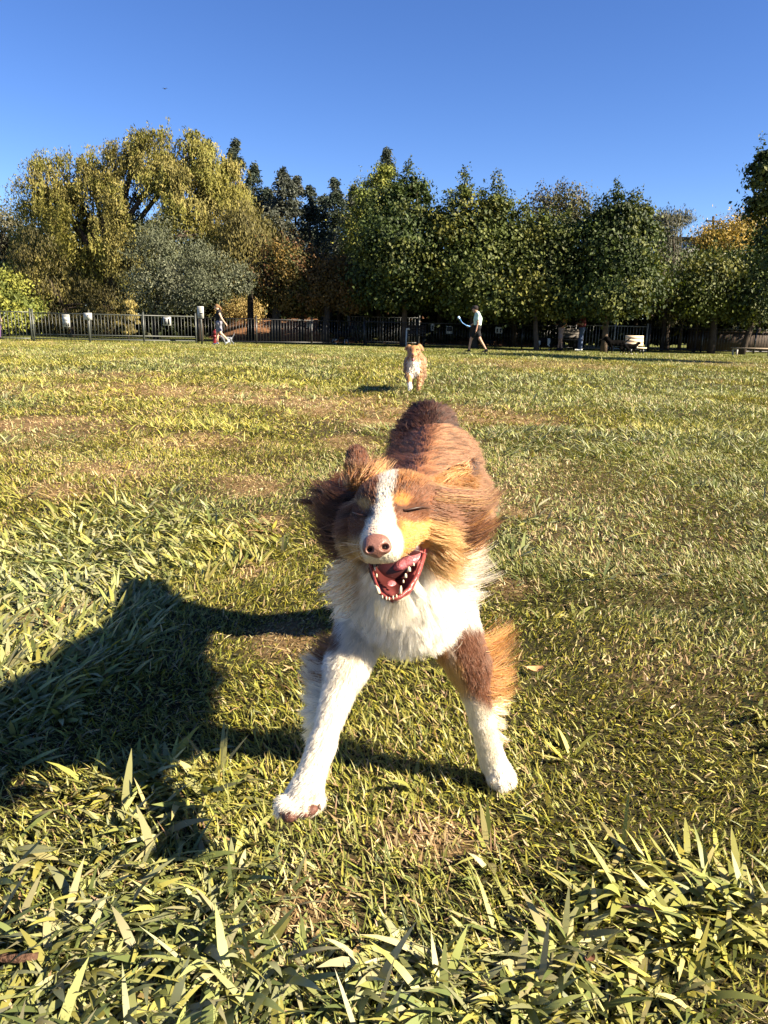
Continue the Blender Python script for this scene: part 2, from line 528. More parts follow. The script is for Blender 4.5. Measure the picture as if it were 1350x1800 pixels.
def scatter(y0, y1, dens, side=0.45):
    a = 0.53
    area = (y1 - y0) * (2 * side) + a * (y1 ** 2 - y0 ** 2)
    n = int(dens * area)
    y = np.sqrt(rng.random(n * 2) * (y1 ** 2 - y0 ** 2) + y0 ** 2) if y0 > 2 else y0 + (y1 - y0) * rng.random(n * 2)
    wd = a * y + side
    keep = rng.random(len(y)) < (wd / (a * y1 + side) if y0 <= 2 else 1)
    y = y[keep][:n]; wd = wd[keep][:n]
    return (rng.random(len(y)) * 2 - 1) * wd, y

def blade_colour(x, y, d, broad=0):
    pale = np.array([1.0, 1.0, 1.7]) if broad else 1.0
    n = len(x)
    straw = rng.random(n) < np.clip(0.11 + 0.80 * d - 0.12 * broad, 0, 1)
    c = GREENS[rng.integers(0, len(GREENS), n)] * (0.75 + 0.5 * rng.random((n, 1)))
    tone = fbm(x * 1.1 + 3, y * 0.8 + 55, 3)[:, None]
    c = c * (0.84 + 0.40 * tone) * (1 + 0.2 * smooth(3.0, 9.0, y))[:, None]
    yl = smooth(0.5, 0.7, fbm(x * 0.6 + 11, y * 0.5 + 23, 2))[:, None]
    c = c * (1 - yl) + c * np.array([1.12, 1.02, 0.62]) * yl
    s = STRAWS[rng.integers(0, len(STRAWS), n)] * (0.75 + 0.5 * rng.random((n, 1)))
    return np.where(straw[:, None], s, c * pale)

grass_m = Mesh()
def turf(y0, y1, dens, lmin, lmax, wmin, wmax, seg, keepdry=0.5):
    x, y = scatter(y0, y1, dens)
    d = dryness(x, y)
    k = rng.random(len(x)) > d * (1 - keepdry)
    x, y, d = x[k], y[k], d[k]
    n = len(x)
    tall = 0.6 + 0.8 * fbm(x * 1.9 + 8, y * 1.9, 2)
    L = (lmin + (lmax - lmin) * rng.random(n) ** 1.5) * tall * (1 - 0.35 * d)
    w = wmin + (wmax - wmin) * rng.random(n) ** 1.5
    lean = fbm(x * 1.3 + 90, y * 1.3 + 4, 2) * 9.0
    az = lean + rng.normal(0, 1.3, n)
    e0 = R(72) - rng.random(n) * R(62)
    e0 = np.where(rng.random(n) < 0.5 * d + 0.15, R(6) + rng.random(n) * R(14), e0)
    e1 = e0 + R(10) - rng.random(n) * R(75)
    blades(grass_m, x, y, L, w, az, e0, e1, blade_colour(x, y, d), seg)

turf(0.55, 1.6, 20000, 0.015, 0.050, 0.0018, 0.0048, 2)
turf(1.6, 3.0, 16000, 0.016, 0.048, 0.0020, 0.0052, 2)
turf(3.0, 6.0, 6500, 0.018, 0.052, 0.0030, 0.0068, 2)
turf(6.0, 12.0, 2000, 0.025, 0.065, 0.005, 0.011, 2)
turf(12.0, 31.0, 400, 0.04, 0.08, 0.012, 0.026, 1)

def tufts(y0, y1, dens, per, lmin, lmax, wmin, wmax, seg):
    """broad-bladed grass growing in spreading tufts"""
    x, y = scatter(y0, y1, dens)
    b = broadness(x, y)
    k = rng.random(len(x)) < b * 0.99 + 0.008
    x, y = x[k], y[k]
    n = len(x) * per
    pref = np.repeat(fbm(x * 0.9 + 5, y * 0.9 + 66, 2) * 12, per)
    sz = np.repeat(0.7 + 0.6 * rng.random(len(x)), per)
    bx = np.repeat(x, per); by = np.repeat(y, per)
    az = np.where(rng.random(n) < 0.45, rng.random(n) * 6.283, pref + rng.normal(0, 0.7, n))
    off = rng.random(n) * 0.03
    X = bx + np.cos(az) * off; Y = by + np.sin(az) * off
    L = (lmin + (lmax - lmin) * rng.random(n)) * sz
    w = (wmin + (wmax - wmin) * rng.random(n)) * sz
    e0 = R(8) + rng.random(n) * R(48)
    e1 = e0 - R(5) - rng.random(n) * R(50)
    d = dryness(X, Y)
    blades(grass_m, X, Y, L, w, az, e0, e1, blade_colour(X, Y, d * 0.4, 1) * np.array([1.16, 1.15, 1.0]) * (0.75 + 0.5 * rng.random((n, 1))), seg, rng.normal(0, 0.35, n))
tufts(0.55, 1.7, 1050, 8, 0.03, 0.10, 0.005, 0.0135, 4)
tufts(1.7, 3.6, 640, 8, 0.04, 0.10, 0.006, 0.0135, 3)
tufts(3.6, 8.0, 150, 9, 0.05, 0.12, 0.006, 0.011, 3)
tufts(8.0, 16.0, 30, 8, 0.06, 0.13, 0.010, 0.016, 2)
tufts(16.0, 30.0, 6, 7, 0.08, 0.15, 0.016, 0.028, 1)
# dead straw lying on the soil
x, y = scatter(0.55, 4.0, 900); n = len(x); d = dryness(x, y); k = rng.random(n) < 0.25 + d; x, y = x[k], y[k]; n = len(x)
blades(grass_m, x, y, 0.03 + 0.05 * rng.random(n), 0.0015 + 0.002 * rng.random(n), rng.random(n) * 6.28, R(4) + R(14) * rng.random(n), -R(10) * rng.random(n), STRAWS[rng.integers(0, 4, n)], 2)
M_GRASS = leafy('grass blades', 0.5, 0.35, 0.16)
tag(grass_m.build('grass', M_GRASS), 'green and straw coloured lawn grass with broad bladed tufts', 'grass', kind='stuff')
# ------------------------------------------------------------------ the running dog
M_COAT = coat('dog skin', 0.7, 0.15)
M_FUR = fur_mat('dog fur')
LIVER = np.array([0.120, 0.044, 0.019]); DARK = np.array([0.040, 0.016, 0.009]); COPPER = np.array([0.34, 0.125, 0.026])
TAN = np.array([0.42, 0.215, 0.062]); WHITE = np.array([0.62, 0.54, 0.41]); BACK = np.array([0.160, 0.064, 0.024])
CAMROT = np.stack([_R, _U, _F], 1)
def rolled(a):                      # head axes: camera axes rolled by a degrees
    c, s = math.cos(R(a)), math.sin(R(a))
    return np.stack([c * _R + s * _U, -s * _R + c * _U, _F], 1)

def px(u, v, d): return W(u, v, d)
def rp(p, d): return p * d / FPX
def pc(u0, v0, d0, r0, u1, v1, d1, r1, reg, k=0.02, op='add'):
    return cone(px(u0, v0, d0), px(u1, v1, d1), rp(r0, d0), rp(r1, d1), reg, k, op)
def pe(u, v, d, ru, rv, rz, reg, roll=0, k=0.02, op='add'):
    return ell(px(u, v, d), (rp(ru, d), rp(rv, d), rz), rolled(roll), reg, k, op)

FACE, EAR, MANE, CHEST, BODY, LEG, PAW, JAW, MOUTH, TAIL, HIND = range(11)
dp = [
    # trunk
    pc(720, 1010, 1.40, 70, 758, 880, 1.62, 66, BODY, 0.05),
    pc(758, 880, 1.62, 66, 765, 798, 1.96, 48, BODY, 0.05),
    pe(714, 1042, 1.335, 74, 54, 0.105, CHEST, 0, 0.05),
    pe(716, 1070, 1.40, 60, 28, 0.10, CHEST, 0, 0.04),
    # neck
    pc(702, 930, 1.175, 58, 714, 1040, 1.32, 70, MANE, 0.04),
    pc(702, 930, 1.175, 58, 755, 880, 1.55, 64, BODY, 0.04),
    # skull, brow, cheeks
    pe(697, 886, 1.105, 66, 52, 0.075, FACE, 8, 0.025),
    pe(655, 876, 1.070, 22, 20, 0.022, FACE, 8, 0.02),
    pe(716, 868, 1.070, 24, 20, 0.022, FACE, 8, 0.02),
    pe(638, 930, 1.085, 30, 42, 0.04, FACE, 8, 0.025),
    pe(748, 918, 1.090, 34, 44, 0.04, FACE, 8, 0.025),
    # muzzle and flews
    pc(680, 912, 1.055, 36, 666, 950, 0.968, 30, FACE, 0.022),
    pe(667, 957, 0.972, 33, 29, 0.026, FACE, 8, 0.015),
    pc(652, 968, 0.978, 22, 634, 957, 1.065, 22, FACE, 0.012),
    pc(686, 966, 0.978, 24, 738, 930, 1.07, 22, FACE, 0.012),
    # lower jaw, hollowed out
    pc(702, 992, 1.095, 42, 694, 1036, 1.028, 28, JAW, 0.012),
    pc(742, 950, 1.105, 16, 712, 1010, 1.050, 22, JAW, 0.012),
    pc(642, 960, 1.105, 16, 672, 1015, 1.045, 18, JAW, 0.012),
    pc(697, 980, 1.050, 39, 691, 1029, 0.980, 27, MOUTH, 0.006, 'sub'),
    pc(726, 966, 1.045, 14, 705, 1010, 1.000, 18, MOUTH, 0.006, 'sub'),
    pc(660, 985, 1.040, 16, 677, 1020, 0.990, 17, MOUTH, 0.006, 'sub'),
    # ears, folded and flung up
    pc(640, 858, 1.135, 24, 629, 818, 1.165, 20, EAR, 0.015),
    pe(627, 803, 1.175, 19, 20, 0.013, EAR, 0, 0.012),
    pc(756, 866, 1.135, 26, 806, 842, 1.175, 20, EAR, 0.02),
    pe(812, 846, 1.18, 27, 26, 0.014, EAR, 20, 0.02),
    pc(818, 840, 1.18, 15, 833, 808, 1.19, 5, EAR, 0.01),
    # shoulders and fore legs
    pc(645, 1085, 1.36, 50, 610, 1170, 1.30, 34, LEG, 0.03),
    pc(610, 1170, 1.30, 31, 566, 1310, 1.235, 19, LEG, 0.02),
    pc(566, 1310, 1.235, 22, 538, 1388, 1.20, 26, LEG, 0.015),
    pe(530, 1402, 1.19, 36, 25, 0.032, PAW, 38, 0.015),
    pe(499, 1414, 1.170, 14, 15, 0.022, PAW, 30, 0.008),
    pe(517, 1424, 1.160, 14, 15, 0.024, PAW, 20, 0.008),
    pe(539, 1421, 1.160, 14, 14, 0.024, PAW, 10, 0.008),
    pe(557, 1408, 1.175, 13, 14, 0.022, PAW, 0, 0.008),
    pc(784, 1085, 1.38, 52, 822, 1165, 1.42, 36, LEG, 0.03),
    pc(822, 1165, 1.42, 29, 848, 1270, 1.47, 18, LEG, 0.02),
    pc(848, 1270, 1.47, 20, 866, 1338, 1.515, 22, LEG, 0.015),
    pe(876, 1352, 1.52, 25, 18, 0.034, PAW, -30, 0.015),
    pe(866, 1368, 1.505, 10, 10, 0.02, PAW, 0, 0.008),
    pe(880, 1372, 1.50, 11, 11, 0.02, PAW, 0, 0.008),
    pe(895, 1366, 1.51, 10, 11, 0.02, PAW, 0, 0.008),
]
# hind quarters in world coordinates: thighs, hocks and feet pushing off behind
rump = px(763, 800, 1.96)
for sx in (-1, 1):
    hip = rump + np.array([sx * 0.030, 0.02, -0.06]); knee = rump + np.array([sx * 0.09, 0.02, -0.24])
    hock = np.array([rump[0] + sx * 0.085, rump[1] + 0.24 + 0.05 * sx, 0.20]); foot = np.array([rump[0] + sx * 0.085, rump[1] + 0.27 + 0.05 * sx, 0.035])
    dp += [cone(hip, knee, 0.060, 0.045, HIND, 0.04), cone(knee, hock, 0.05, 0.026, HIND, 0.02), cone(hock, foot, 0.024, 0.022, HIND, 0.015),
           ell(foot + np.array([0, -0.025, -0.005]), (0.028, 0.045, 0.022), None, PAW, 0.015)]
dp += [pc(736, 782, 2.00, 26, 750, 732, 2.09, 18, TAIL, 0.02), pc(764, 768, 2.03, 26, 768, 736, 2.10, 15, TAIL, 0.02)]

def near_line(u, v, pts):
    """distance in pixels to a polyline"""
    best = np.full(len(u), 1e9)
    for (a, b), (c, d) in zip(pts[:-1], pts[1:]):
        t = np.clip(((u - a) * (c - a) + (v - b) * (d - b)) / ((c - a) ** 2 + (d - b) ** 2), 0, 1)
        best = np.minimum(best, np.hypot(u - a - t * (c - a), v - b - t * (d - b)))
    return best

def in_poly(u, v, P):
    c = np.zeros(len(u), bool)
    for (x0, y0), (x1, y1) in zip(P, P[1:] + P[:1]):
        c ^= ((y0 > v) != (y1 > v)) & (u < (x1 - x0) * (v - y0) / (y1 - y0 + 1e-9) + x0)
    return c
MOUTH_EDGE = [(646, 982), (668, 990), (692, 987), (718, 972), (744, 946), (755, 958), (744, 1002), (722, 1044), (692, 1060), (664, 1048), (648, 1004)]
def dog_colour(p, reg, soft=True):
    u, v, d = proj(p)
    n = len(u)
    j = rng.normal(0, 2.2, n) if soft else 0
    jn = (fbm(u * 0.05, v * 0.05, 2) - 0.5) * 16
    uu, vv = u + j + jn * 0.5, v + j + jn * 0.4
    c = np.tile(LIVER, (n, 1))
    def mixin(m, col):
        m = np.clip(m, 0, 1)[:, None]
        return c * (1 - m) + np.asarray(col) * m
    face = (reg == FACE)
    # face: copper cheeks, brow spots, white blaze and muzzle
    c = np.where(face[:, None], LIVER * 1.0, c)
    lit = (1 - smooth(900, 925, vv - (uu - 745) * -0.15)) 
    c = mixin(face * smooth(896, 915, vv) * smooth(698, 712, uu), TAN * np.array([0.95, 0.85, 0.7]))
    c = mixin(face * smooth(752, 775, uu + (vv - 900) * -0.4) * (1 - smooth(915, 940, vv)), LIVER * 1.5)
    c = mixin(face * smooth(935, 955, vv) * (1 - smooth(640, 655, uu)), TAN * 0.75)  # left cheek tan dimmed, shade painted into the coat
    c = mixin(face * (1 - smooth(840, 862, vv)) * smooth(650, 700, uu), COPPER * 0.75)
    c = mixin(face * (1 - smooth(7, 13, np.hypot((uu - 706) / 1.5, (vv - 877)))), COPPER * 1.15)
    c = mixin(face * (1 - smooth(6, 11, np.hypot((uu - 642) / 1.3, (vv - 885)))), TAN)
    c = mixin(face * (1 - smooth(8, 17, np.hypot((uu - 726) / 2.6, (vv - 905)))) , LIVER * 0.9)
    bl = near_line(uu, vv, [(684, 836), (674, 866), (672, 893), (670, 930)])
    wd = 9 + smooth(880, 915, vv) * 12 + smooth(838, 846, vv) * 2
    c = mixin(face * (1 - smooth(wd, wd + 6, bl)) * smooth(826, 838, vv), WHITE)
    c = mixin(face * (1 - smooth(0.92, 1.08, np.hypot((u - 671) / 38, (v - 957) / 44))), WHITE)
    c = mixin(face * (1 - smooth(0.6, 1.0, np.hypot((uu - 668) / 26, (vv - 936) / 16))) * 0.5, [0.62, 0.36, 0.27])
    lids = np.minimum(near_line(u, v, [(619, 900), (630, 905), (642, 907), (653, 903)]), near_line(u, v, [(700, 893), (712, 897), (726, 894), (742, 891), (754, 893)]))
    c = mixin(face * (1 - smooth(3, 8, lids)) * 0.8, DARK)
    # jaw and chin
    jaw = (reg == JAW)
    c = np.where(jaw[:, None], WHITE * 0.95, c)
    c = mixin(jaw * smooth(728, 742, uu) * (1 - smooth(985, 1010, vv)), TAN)
    c = mixin(jaw * (1 - smooth(640, 664, uu)) * (1 - smooth(1000, 1030, vv)), TAN * 0.55)  # left side of the jaw dimmed too, painted shade
    c = np.where((reg == MOUTH)[:, None], np.array([0.22, 0.03, 0.028]), c)
    inm = in_poly(u, v, MOUTH_EDGE) & ((reg == JAW) | (reg == MOUTH) | (reg == MANE)) & (d < 1.2)
    deep = np.maximum(smooth(1050, 1028, v - (u - 690) * 0.3), smooth(688, 694, u) * smooth(1052, 1044, v)) * smooth(1, -1, (u - 716) / 8)  # mask for shade painted into the lining of the open mouth
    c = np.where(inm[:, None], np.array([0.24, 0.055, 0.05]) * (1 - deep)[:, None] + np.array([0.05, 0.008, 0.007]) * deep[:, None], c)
    ear = (reg == EAR)
    c = np.where(ear[:, None], COPPER * 0.62, c)
    c = mixin(ear * smooth(790, 800, uu) * (1 - smooth(855, 865, vv)), COPPER * 0.6)
    c = mixin(ear * (u < 690) * (1 - smooth(822, 838, vv)), LIVER * 1.0)
    c = mixin(ear * (1 - smooth(0.7, 1.0, np.hypot((uu - 830) / 11, (vv - 822) / 20))), DARK * 1.5)
    # neck and chest
    mane = (reg == MANE) | (reg == CHEST)
    c = np.where(mane[:, None], WHITE, c)
    c = mixin(mane * (1 - smooth(612, 632, uu)) * (1 - smooth(985, 1010, vv)), LIVER * 0.8)
    c = mixin(mane * smooth(612, 640, uu) * (1 - smooth(640, 662, uu)) * (1 - smooth(1005, 1035, vv)), TAN * 0.8)
    c = mixin(mane * smooth(745, 762, uu) * (1 - smooth(985, 1020, vv + (uu - 770) * 0.25)), COPPER * 0.9)
    c = mixin(mane * smooth(775, 800, uu) * (1 - smooth(945, 985, vv)), LIVER * 1.1)
    c = mixin(mane * smooth(805, 822, uu) * smooth(1060, 1085, vv), LIVER * 1.4)
    c = mixin(mane * (1 - smooth(594, 604, uu)) * smooth(1060, 1085, vv), LIVER)
    # back
    body = (reg == BODY) | (reg == HIND)
    bc = BACK * (0.85 + 0.3 * fbm(u * 0.03, v * 0.03, 2))[:, None]
    c = np.where(body[:, None], bc, c)
    spine = 745 + (v - 740) * -0.22
    c = mixin(body * (1 - smooth(spine - 30, spine + 30, uu + (fbm(u * 0.12, v * 0.05, 2) - 0.5) * 40)), np.array([0.105, 0.036, 0.014]))
    c = mixin(body * (1 - smooth(-30, 10, uu - 742)) * (1 - smooth(775, 815, vv)), DARK * 1.6)
    c = mixin(body * (v > 930), WHITE)
    c = mixin(body * (v > 930) * (np.abs(u - 718) > 80), LIVER)
    c = np.where((reg == TAIL)[:, None], DARK, c)
    # legs
    leg = (reg == LEG) | (reg == PAW)
    c = np.where(leg[:, None], WHITE, c)
    rl = leg & (u > 712)
    c = mixin(rl * smooth(1085, 1105, vv) * (1 - smooth(1195, 1235, vv - (uu - 815) * 0.7)) * smooth(790, 800, uu), LIVER * 1.3)
    c = mixin(rl * (1 - smooth(780, 802, uu)) * (1 - smooth(1160, 1190, vv)) * smooth(1110, 1130, vv), COPPER * 0.9)
    c = mixin(rl * smooth(1140, 1170, vv) * (1 - smooth(1200, 1235, vv)) * smooth(0, 10, 812 + (v - 1150) * 0.2 - uu), TAN)
    ll = leg & (u <= 712)
    c = mixin(ll * (1 - smooth(594, 604, uu)) * (1 - smooth(1130, 1150, vv)), LIVER)
    c = np.where((reg == PAW)[:, None] & (vv > 1428)[:, None] & (u < 620)[:, None], np.array([0.25, 0.11, 0.075]), c)
    return np.clip(c, 0.004, 0.9)

dog = thing('dog', G(700, 1330), 'brown and white shaggy dog bounding at the camera with closed eyes and open mouth', 'dog')
body_o, dv, df = blob('body', dp, 0.0055, M_COAT, dog, lambda v: dog_colour(v, regions(dp, v), False), relax=2)

# ---- fur
def camvec(r, u, f): return np.asarray(r)[..., None] * _R + np.asarray(u)[..., None] * _U + np.asarray(f)[..., None] * _F
rp_, rn_ = sample_surface(dv, df, 320000)
rreg = regions(dp, rp_)
ru, rv, rd = proj(rp_)
facing = -(rn_ * nrm(rp_ - CAM)).sum(1)
keep = (rreg != MOUTH) & ((facing > -0.35) | (rng.random(len(ru)) < 0.25))
keep &= ~((rreg == FACE) & (np.hypot((ru - 662) / 27, (rv - 960) / 20) < 1))
keep &= ~((rreg == PAW) & (rv > 1430) & (ru < 620))
keep &= ~(in_poly(ru, rv, MOUTH_EDGE) & (rd < 1.16))
LID_L = [(619, 900), (630, 905), (642, 907), (653, 903)]; LID_R = [(700, 893), (712, 897), (726, 894), (742, 891), (754, 893)]
keep &= ~((np.minimum(near_line(ru, rv, LID_L), near_line(ru, rv, LID_R)) < 3.2) & (rd < 1.1))
# thin out the flanks and hind legs that the head and chest hide
keep &= ~(((rreg == HIND)) & (rng.random(len(ru)) < 0.6))
rp_, rn_, rreg, ru, rv, rd = rp_[keep], rn_[keep], rreg[keep], ru[keep], rv[keep], rd[keep]
n = len(ru)
D = np.zeros((n, 3)); Bd = np.zeros((n, 3)); L = np.full(n, 0.012)
nr = rn_ @ _R; nu = rn_ @ _U; nf = rn_ @ _F
z0 = np.zeros(n); one = np.ones(n)
def put(m, dirs, lens, bend=None):
    D[m] = dirs[m] if dirs.shape[0] == n else dirs
    L[m] = np.broadcast_to(lens, (n,))[m]
    if bend is not None: Bd[m] = np.broadcast_to(bend, (n, 3))[m]
dn = np.hypot(ru - 664, rv - 950)
m = rreg == FACE
lat = 0.35 + 0.65 * smooth(40, 60, dn)
put(m, camvec(lat * (ru - 664) / (dn + 8), -lat * (rv - 950) / (dn + 8), 0.75 * one), 0.0032 + 0.008 * smooth(40, 130, dn))
m2 = m & (ru > 752) & (rv > 880)                 # right cheek hair streams back and right
put(m2, camvec(0.9 * one, -0.35 * one, 0.3 * one), 0.03, camvec([0.2], [0.1], [0.2]))
m2 = m & (ru < 640) & (rv > 880) & (rd > 1.062)
put(m2, camvec(-0.8 * one, -0.2 * one, 0.5 * one), 0.022)
m = rreg == EAR
put(m & (ru < 690), camvec(-0.05 * one, 0.6 * one, 0.6 * one), 0.008)
put(m & (ru < 690) & (rv > 822), camvec(0.1 + 0 * one, 0.9 * one, 0.2 * one), 0.015)
put(m & (ru > 690), camvec(0.75 * one, 0.35 * one, 0.4 * one), 0.010, camvec([0.1], [-0.3], [0.1]))
m = rreg == MANE
side = np.clip((ru - 705) / 80, -1.5, 1.5)
put(m, camvec(0.4 * side, -1 * one, -0.1 * one), 0.042, camvec(0.2 * side, 0.1 * one, z0))
put(m & (ru < 640) & (rv < 1000), camvec(-0.9 * one, -0.25 * one, 0.3 * one), 0.050, camvec([-0.05], [0.55], [0.1]))
put(m & (ru > 765) & (rv < 990), camvec(0.85 * one, -0.5 * one, 0.3 * one), 0.060, camvec([0.25], [0.45], [0.1]))
m = rreg == CHEST
side = np.clip((ru - 716) / 90, -1.5, 1.5)
put(m, camvec(0.42 * side, -1 * one, -0.10 * one), 0.040, camvec(0.25 * side, 0.12 * one, z0))
m = rreg == BODY
spx = 745 + (rv - 740) * -0.22
lf = 1 - smooth(-50, 40, ru - spx)
put(m, camvec(np.clip((ru - spx) / 70, -0.7, 0.9), 0.12 + 0.6 * lf, 1.0 - 0.4 * lf), 0.030 + 0.02 * lf, camvec(np.clip((ru - spx) / 90, -0.6, 0.6) - 0.25 * lf, -0.2 * one, z0))
put(m & (rv > 930), camvec(0.4 * side, -0.9 * one, 0.4 * one), 0.03)
m = rreg == HIND
put(m, camvec(z0, -0.8 * one, 0.5 * one), 0.025)
m = rreg == TAIL
put(m, camvec((ru - 756) / 60, 0.8 * one, 0.4 * one), 0.026, camvec((ru - 756) / 70, -0.2 * one, 0.3 * one))
m = rreg == LEG
put(m & (ru < 712), camvec(-0.38 * one, -0.92 * one, -0.05 * one), 0.010 + 0.008 * (1 - smooth(1150, 1320, rv)))
put(m & (ru >= 712), camvec(0.25 * one, -0.95 * one, 0.1 * one), 0.010 + 0.008 * (1 - smooth(1150, 1300, rv)))
m = rreg == PAW
put(m & (ru < 712), camvec(-0.5 * one, -0.8 * one, -0.25 * one), 0.010)
put(m & (ru >= 712), camvec(0.35 * one, -0.9 * one, -0.2 * one), 0.012)
m = rreg == JAW
put(m, camvec((ru - 696) / 60, -1 * one, 0.3 * one), 0.016 + 0.02 * smooth(1010, 1040, rv))
# keep strands on the outside of the skin
dt = (nrm(D) * rn_).sum(1)
D = nrm(nrm(D) + rn_ * np.maximum(np.where(rreg == FACE, 0.12, 0.26) - dt, 0)[:, None])
L = L * (0.7 + 0.6 * rng.random(n))
fcol = dog_colour(rp_, rreg)
longm = np.isin(rreg, (MANE, CHEST, BODY, TAIL)) | ((rreg == JAW) & (rv > 1000))
strands('short_fur', dog, M_FUR, rp_[~longm], D[~longm], L[~longm], Bd[~longm], fcol[~longm], 0.00036, 0.00010, 0.35, int((~longm).sum()) // 10, pts=5, tipcol=1.1, lockvar=0.18)
bm = longm & np.isin(rreg, (BODY, TAIL)); longm = longm & ~bm
strands('back_fur', dog, M_FUR, rp_[bm], D[bm], L[bm] * 1.25, Bd[bm], fcol[bm], 0.00060, 0.00012, 0.7, int(bm.sum()) // 22, pts=7, tipcol=1.45, lockvar=0.42, dirvar=0.07)
strands('long_fur', dog, M_FUR, rp_[longm], D[longm], L[longm], Bd[longm], fcol[longm], 0.00038, 0.00008, 0.7, int(longm.sum()) // 16, pts=7, tipcol=1.2, lockvar=0.26, dirvar=0.13)

# ---- streaming locks: ear fringes, mane and leg feathers, rooted along lines on the body
def lock(pts, n, dirs, L, bend, cols, spread=6, nclump=None, depth_j=0.012, name='feathering', r0=0.00055, dirv=0.07):
    pts = np.array(pts, float)                 # u, v, depth along the root line
    t = rng.random(n) * (len(pts) - 1); i = np.minimum(t.astype(int), len(pts) - 2); f = (t - i)[:, None]
    q = pts[i] * (1 - f) + pts[i + 1] * f
    q[:, :2] += rng.normal(0, spread, (n, 2)); q[:, 2] += rng.normal(0, depth_j, n)
    root = CAM + _R * ((q[:, 0] - CU) / FPX * q[:, 2])[:, None] - _U * ((q[:, 1] - CV) / FPX * q[:, 2])[:, None] + _F * q[:, 2][:, None]
    a = np.array(dirs, float); a = a[i] * (1 - f) + a[i + 1] * f if len(a) > 1 else np.tile(a, (n, 1))
    b = np.array(bend, float); b = b[i] * (1 - f) + b[i + 1] * f if len(b) > 1 else np.tile(b, (n, 1))
    l = np.array(L, float); l = (l[i] * (1 - f[:, 0]) + l[i + 1] * f[:, 0]) if len(l) > 1 else np.full(n, l[0])
    l = l * (0.35 + 0.75 * rng.random(n))
    cols = np.array(cols); c = cols[rng.integers(0, len(cols), n)]
    strands(name, dog, M_FUR, root, camvec(a[:, 0], a[:, 1], a[:, 2]), l, camvec(b[:, 0], b[:, 1], b[:, 2]), c, r0 * 0.8, 0.00008, 0.8, nclump or n // 24, 8, 1.3, 0.045, 0.42, dirv)
# right fore leg feather: orange, swept out to the right and curling up
lock([(842, 1128, 1.44), (852, 1160, 1.46), (858, 1195, 1.47), (858, 1225, 1.475)], 1000, [(0.95, 0.15, 0.3), (1.0, -0.05, 0.3), (0.95, -0.35, 0.3), (0.85, -0.7, 0.2)],
     [0.078, 0.080, 0.070, 0.064], [(0.05, 0.45, 0), (0.0, 0.45, 0), (0.05, 0.5, 0), (0.2, 0.55, 0)], [COPPER, COPPER * 1.1, COPPER * 0.8, TAN, LIVER * 2], 6, 34, 0.022, dirv=0.16)
lock([(862, 1230, 1.48), (868, 1265, 1.49), (872, 1300, 1.50)], 350, [(0.9, -0.5, 0.3), (0.8, -0.7, 0.2)][:2] + [(0.6, -0.8, 0.2)], [0.05, 0.04, 0.03], [(0.1, 0.3, 0)], [WHITE, TAN], 4)
# left fore leg feather: brown above, white below, swept out to the left
lock([(590, 1130, 1.33), (580, 1165, 1.32), (572, 1195, 1.31)], 1300, [(-0.7, 0.1, 0.6), (-0.9, -0.1, 0.5), (-0.9, -0.2, 0.5)], [0.045, 0.05, 0.05], [(-0.1, 0.2, 0)], [LIVER, LIVER * 1.6, COPPER * 0.5], 6)
lock([(582, 1175, 1.31), (572, 1215, 1.30), (560, 1255, 1.285), (552, 1300, 1.27)], 2200, [(-0.9, 0.35, 0.5), (-0.9, 0.1, 0.5), (-0.75, -0.35, 0.4), (-0.6, -0.7, 0.3)],
     [0.062, 0.055, 0.042, 0.03], [(-0.1, 0.2, 0), (0, 0.3, 0), (0, 0.1, 0), (0, 0, 0)], [WHITE, WHITE * 0.92], 6)
# right ear fringe and mane, blown back to the right
lock([(775, 850, 1.14), (805, 832, 1.17), (822, 822, 1.18)], 450, [(0.6, 0.45, 0.4), (0.7, 0.45, 0.3), (0.4, 0.8, 0.2)], [0.03, 0.022, 0.010], [(0.2, -0.2, 0)], [TAN, COPPER, COPPER * 1.1], 6, name='ear_fringe')
lock([(752, 868, 1.085), (772, 880, 1.10), (795, 900, 1.13)], 2400, [(0.95, -0.15, 0.3), (0.95, -0.3, 0.3), (0.9, -0.3, 0.3)], [0.095, 0.10, 0.085], [(0.05, 0.05, 0.15), (0.05, 0.35, 0.15), (0.0, 0.6, 0.1)], [LIVER * 1.15, LIVER * 1.4, COPPER * 0.55, LIVER * 0.8, LIVER, TAN * 0.6], 9, 55, name='mane')
lock([(765, 908, 1.10), (780, 930, 1.12), (792, 955, 1.15)], 2000, [(0.9, -0.5, 0.2), (0.9, -0.45, 0.2), (0.9, -0.3, 0.2)], [0.085, 0.085, 0.07], [(0.1, 0.5, 0), (0.1, 0.65, 0), (0.1, 0.6, 0)], [LIVER, LIVER * 1.4, DARK, LIVER * 0.7, COPPER * 0.6], 9, 50, name='mane')
lock([(765, 925, 1.10), (765, 955, 1.115), (762, 985, 1.13)], 1700, [(0.6, -0.8, 0.1), (0.5, -0.9, 0.1), (0.4, -0.9, 0.1)], [0.055, 0.055, 0.05], [(0.4, 0.2, 0)], [TAN, COPPER, TAN * 0.85], 7, name='mane')
lock([(805, 960, 1.19), (820, 1000, 1.24), (815, 1040, 1.28), (805, 1080, 1.31)], 420, [(1, -0.1, 0.2), (1, -0.1, 0.1), (1, -0.2, 0.1), (0.8, -0.6, 0)], [0.04, 0.048, 0.05, 0.04], [(0.2, 0.45, 0)], [WHITE, WHITE * 0.95], 9, 30, name='mane')
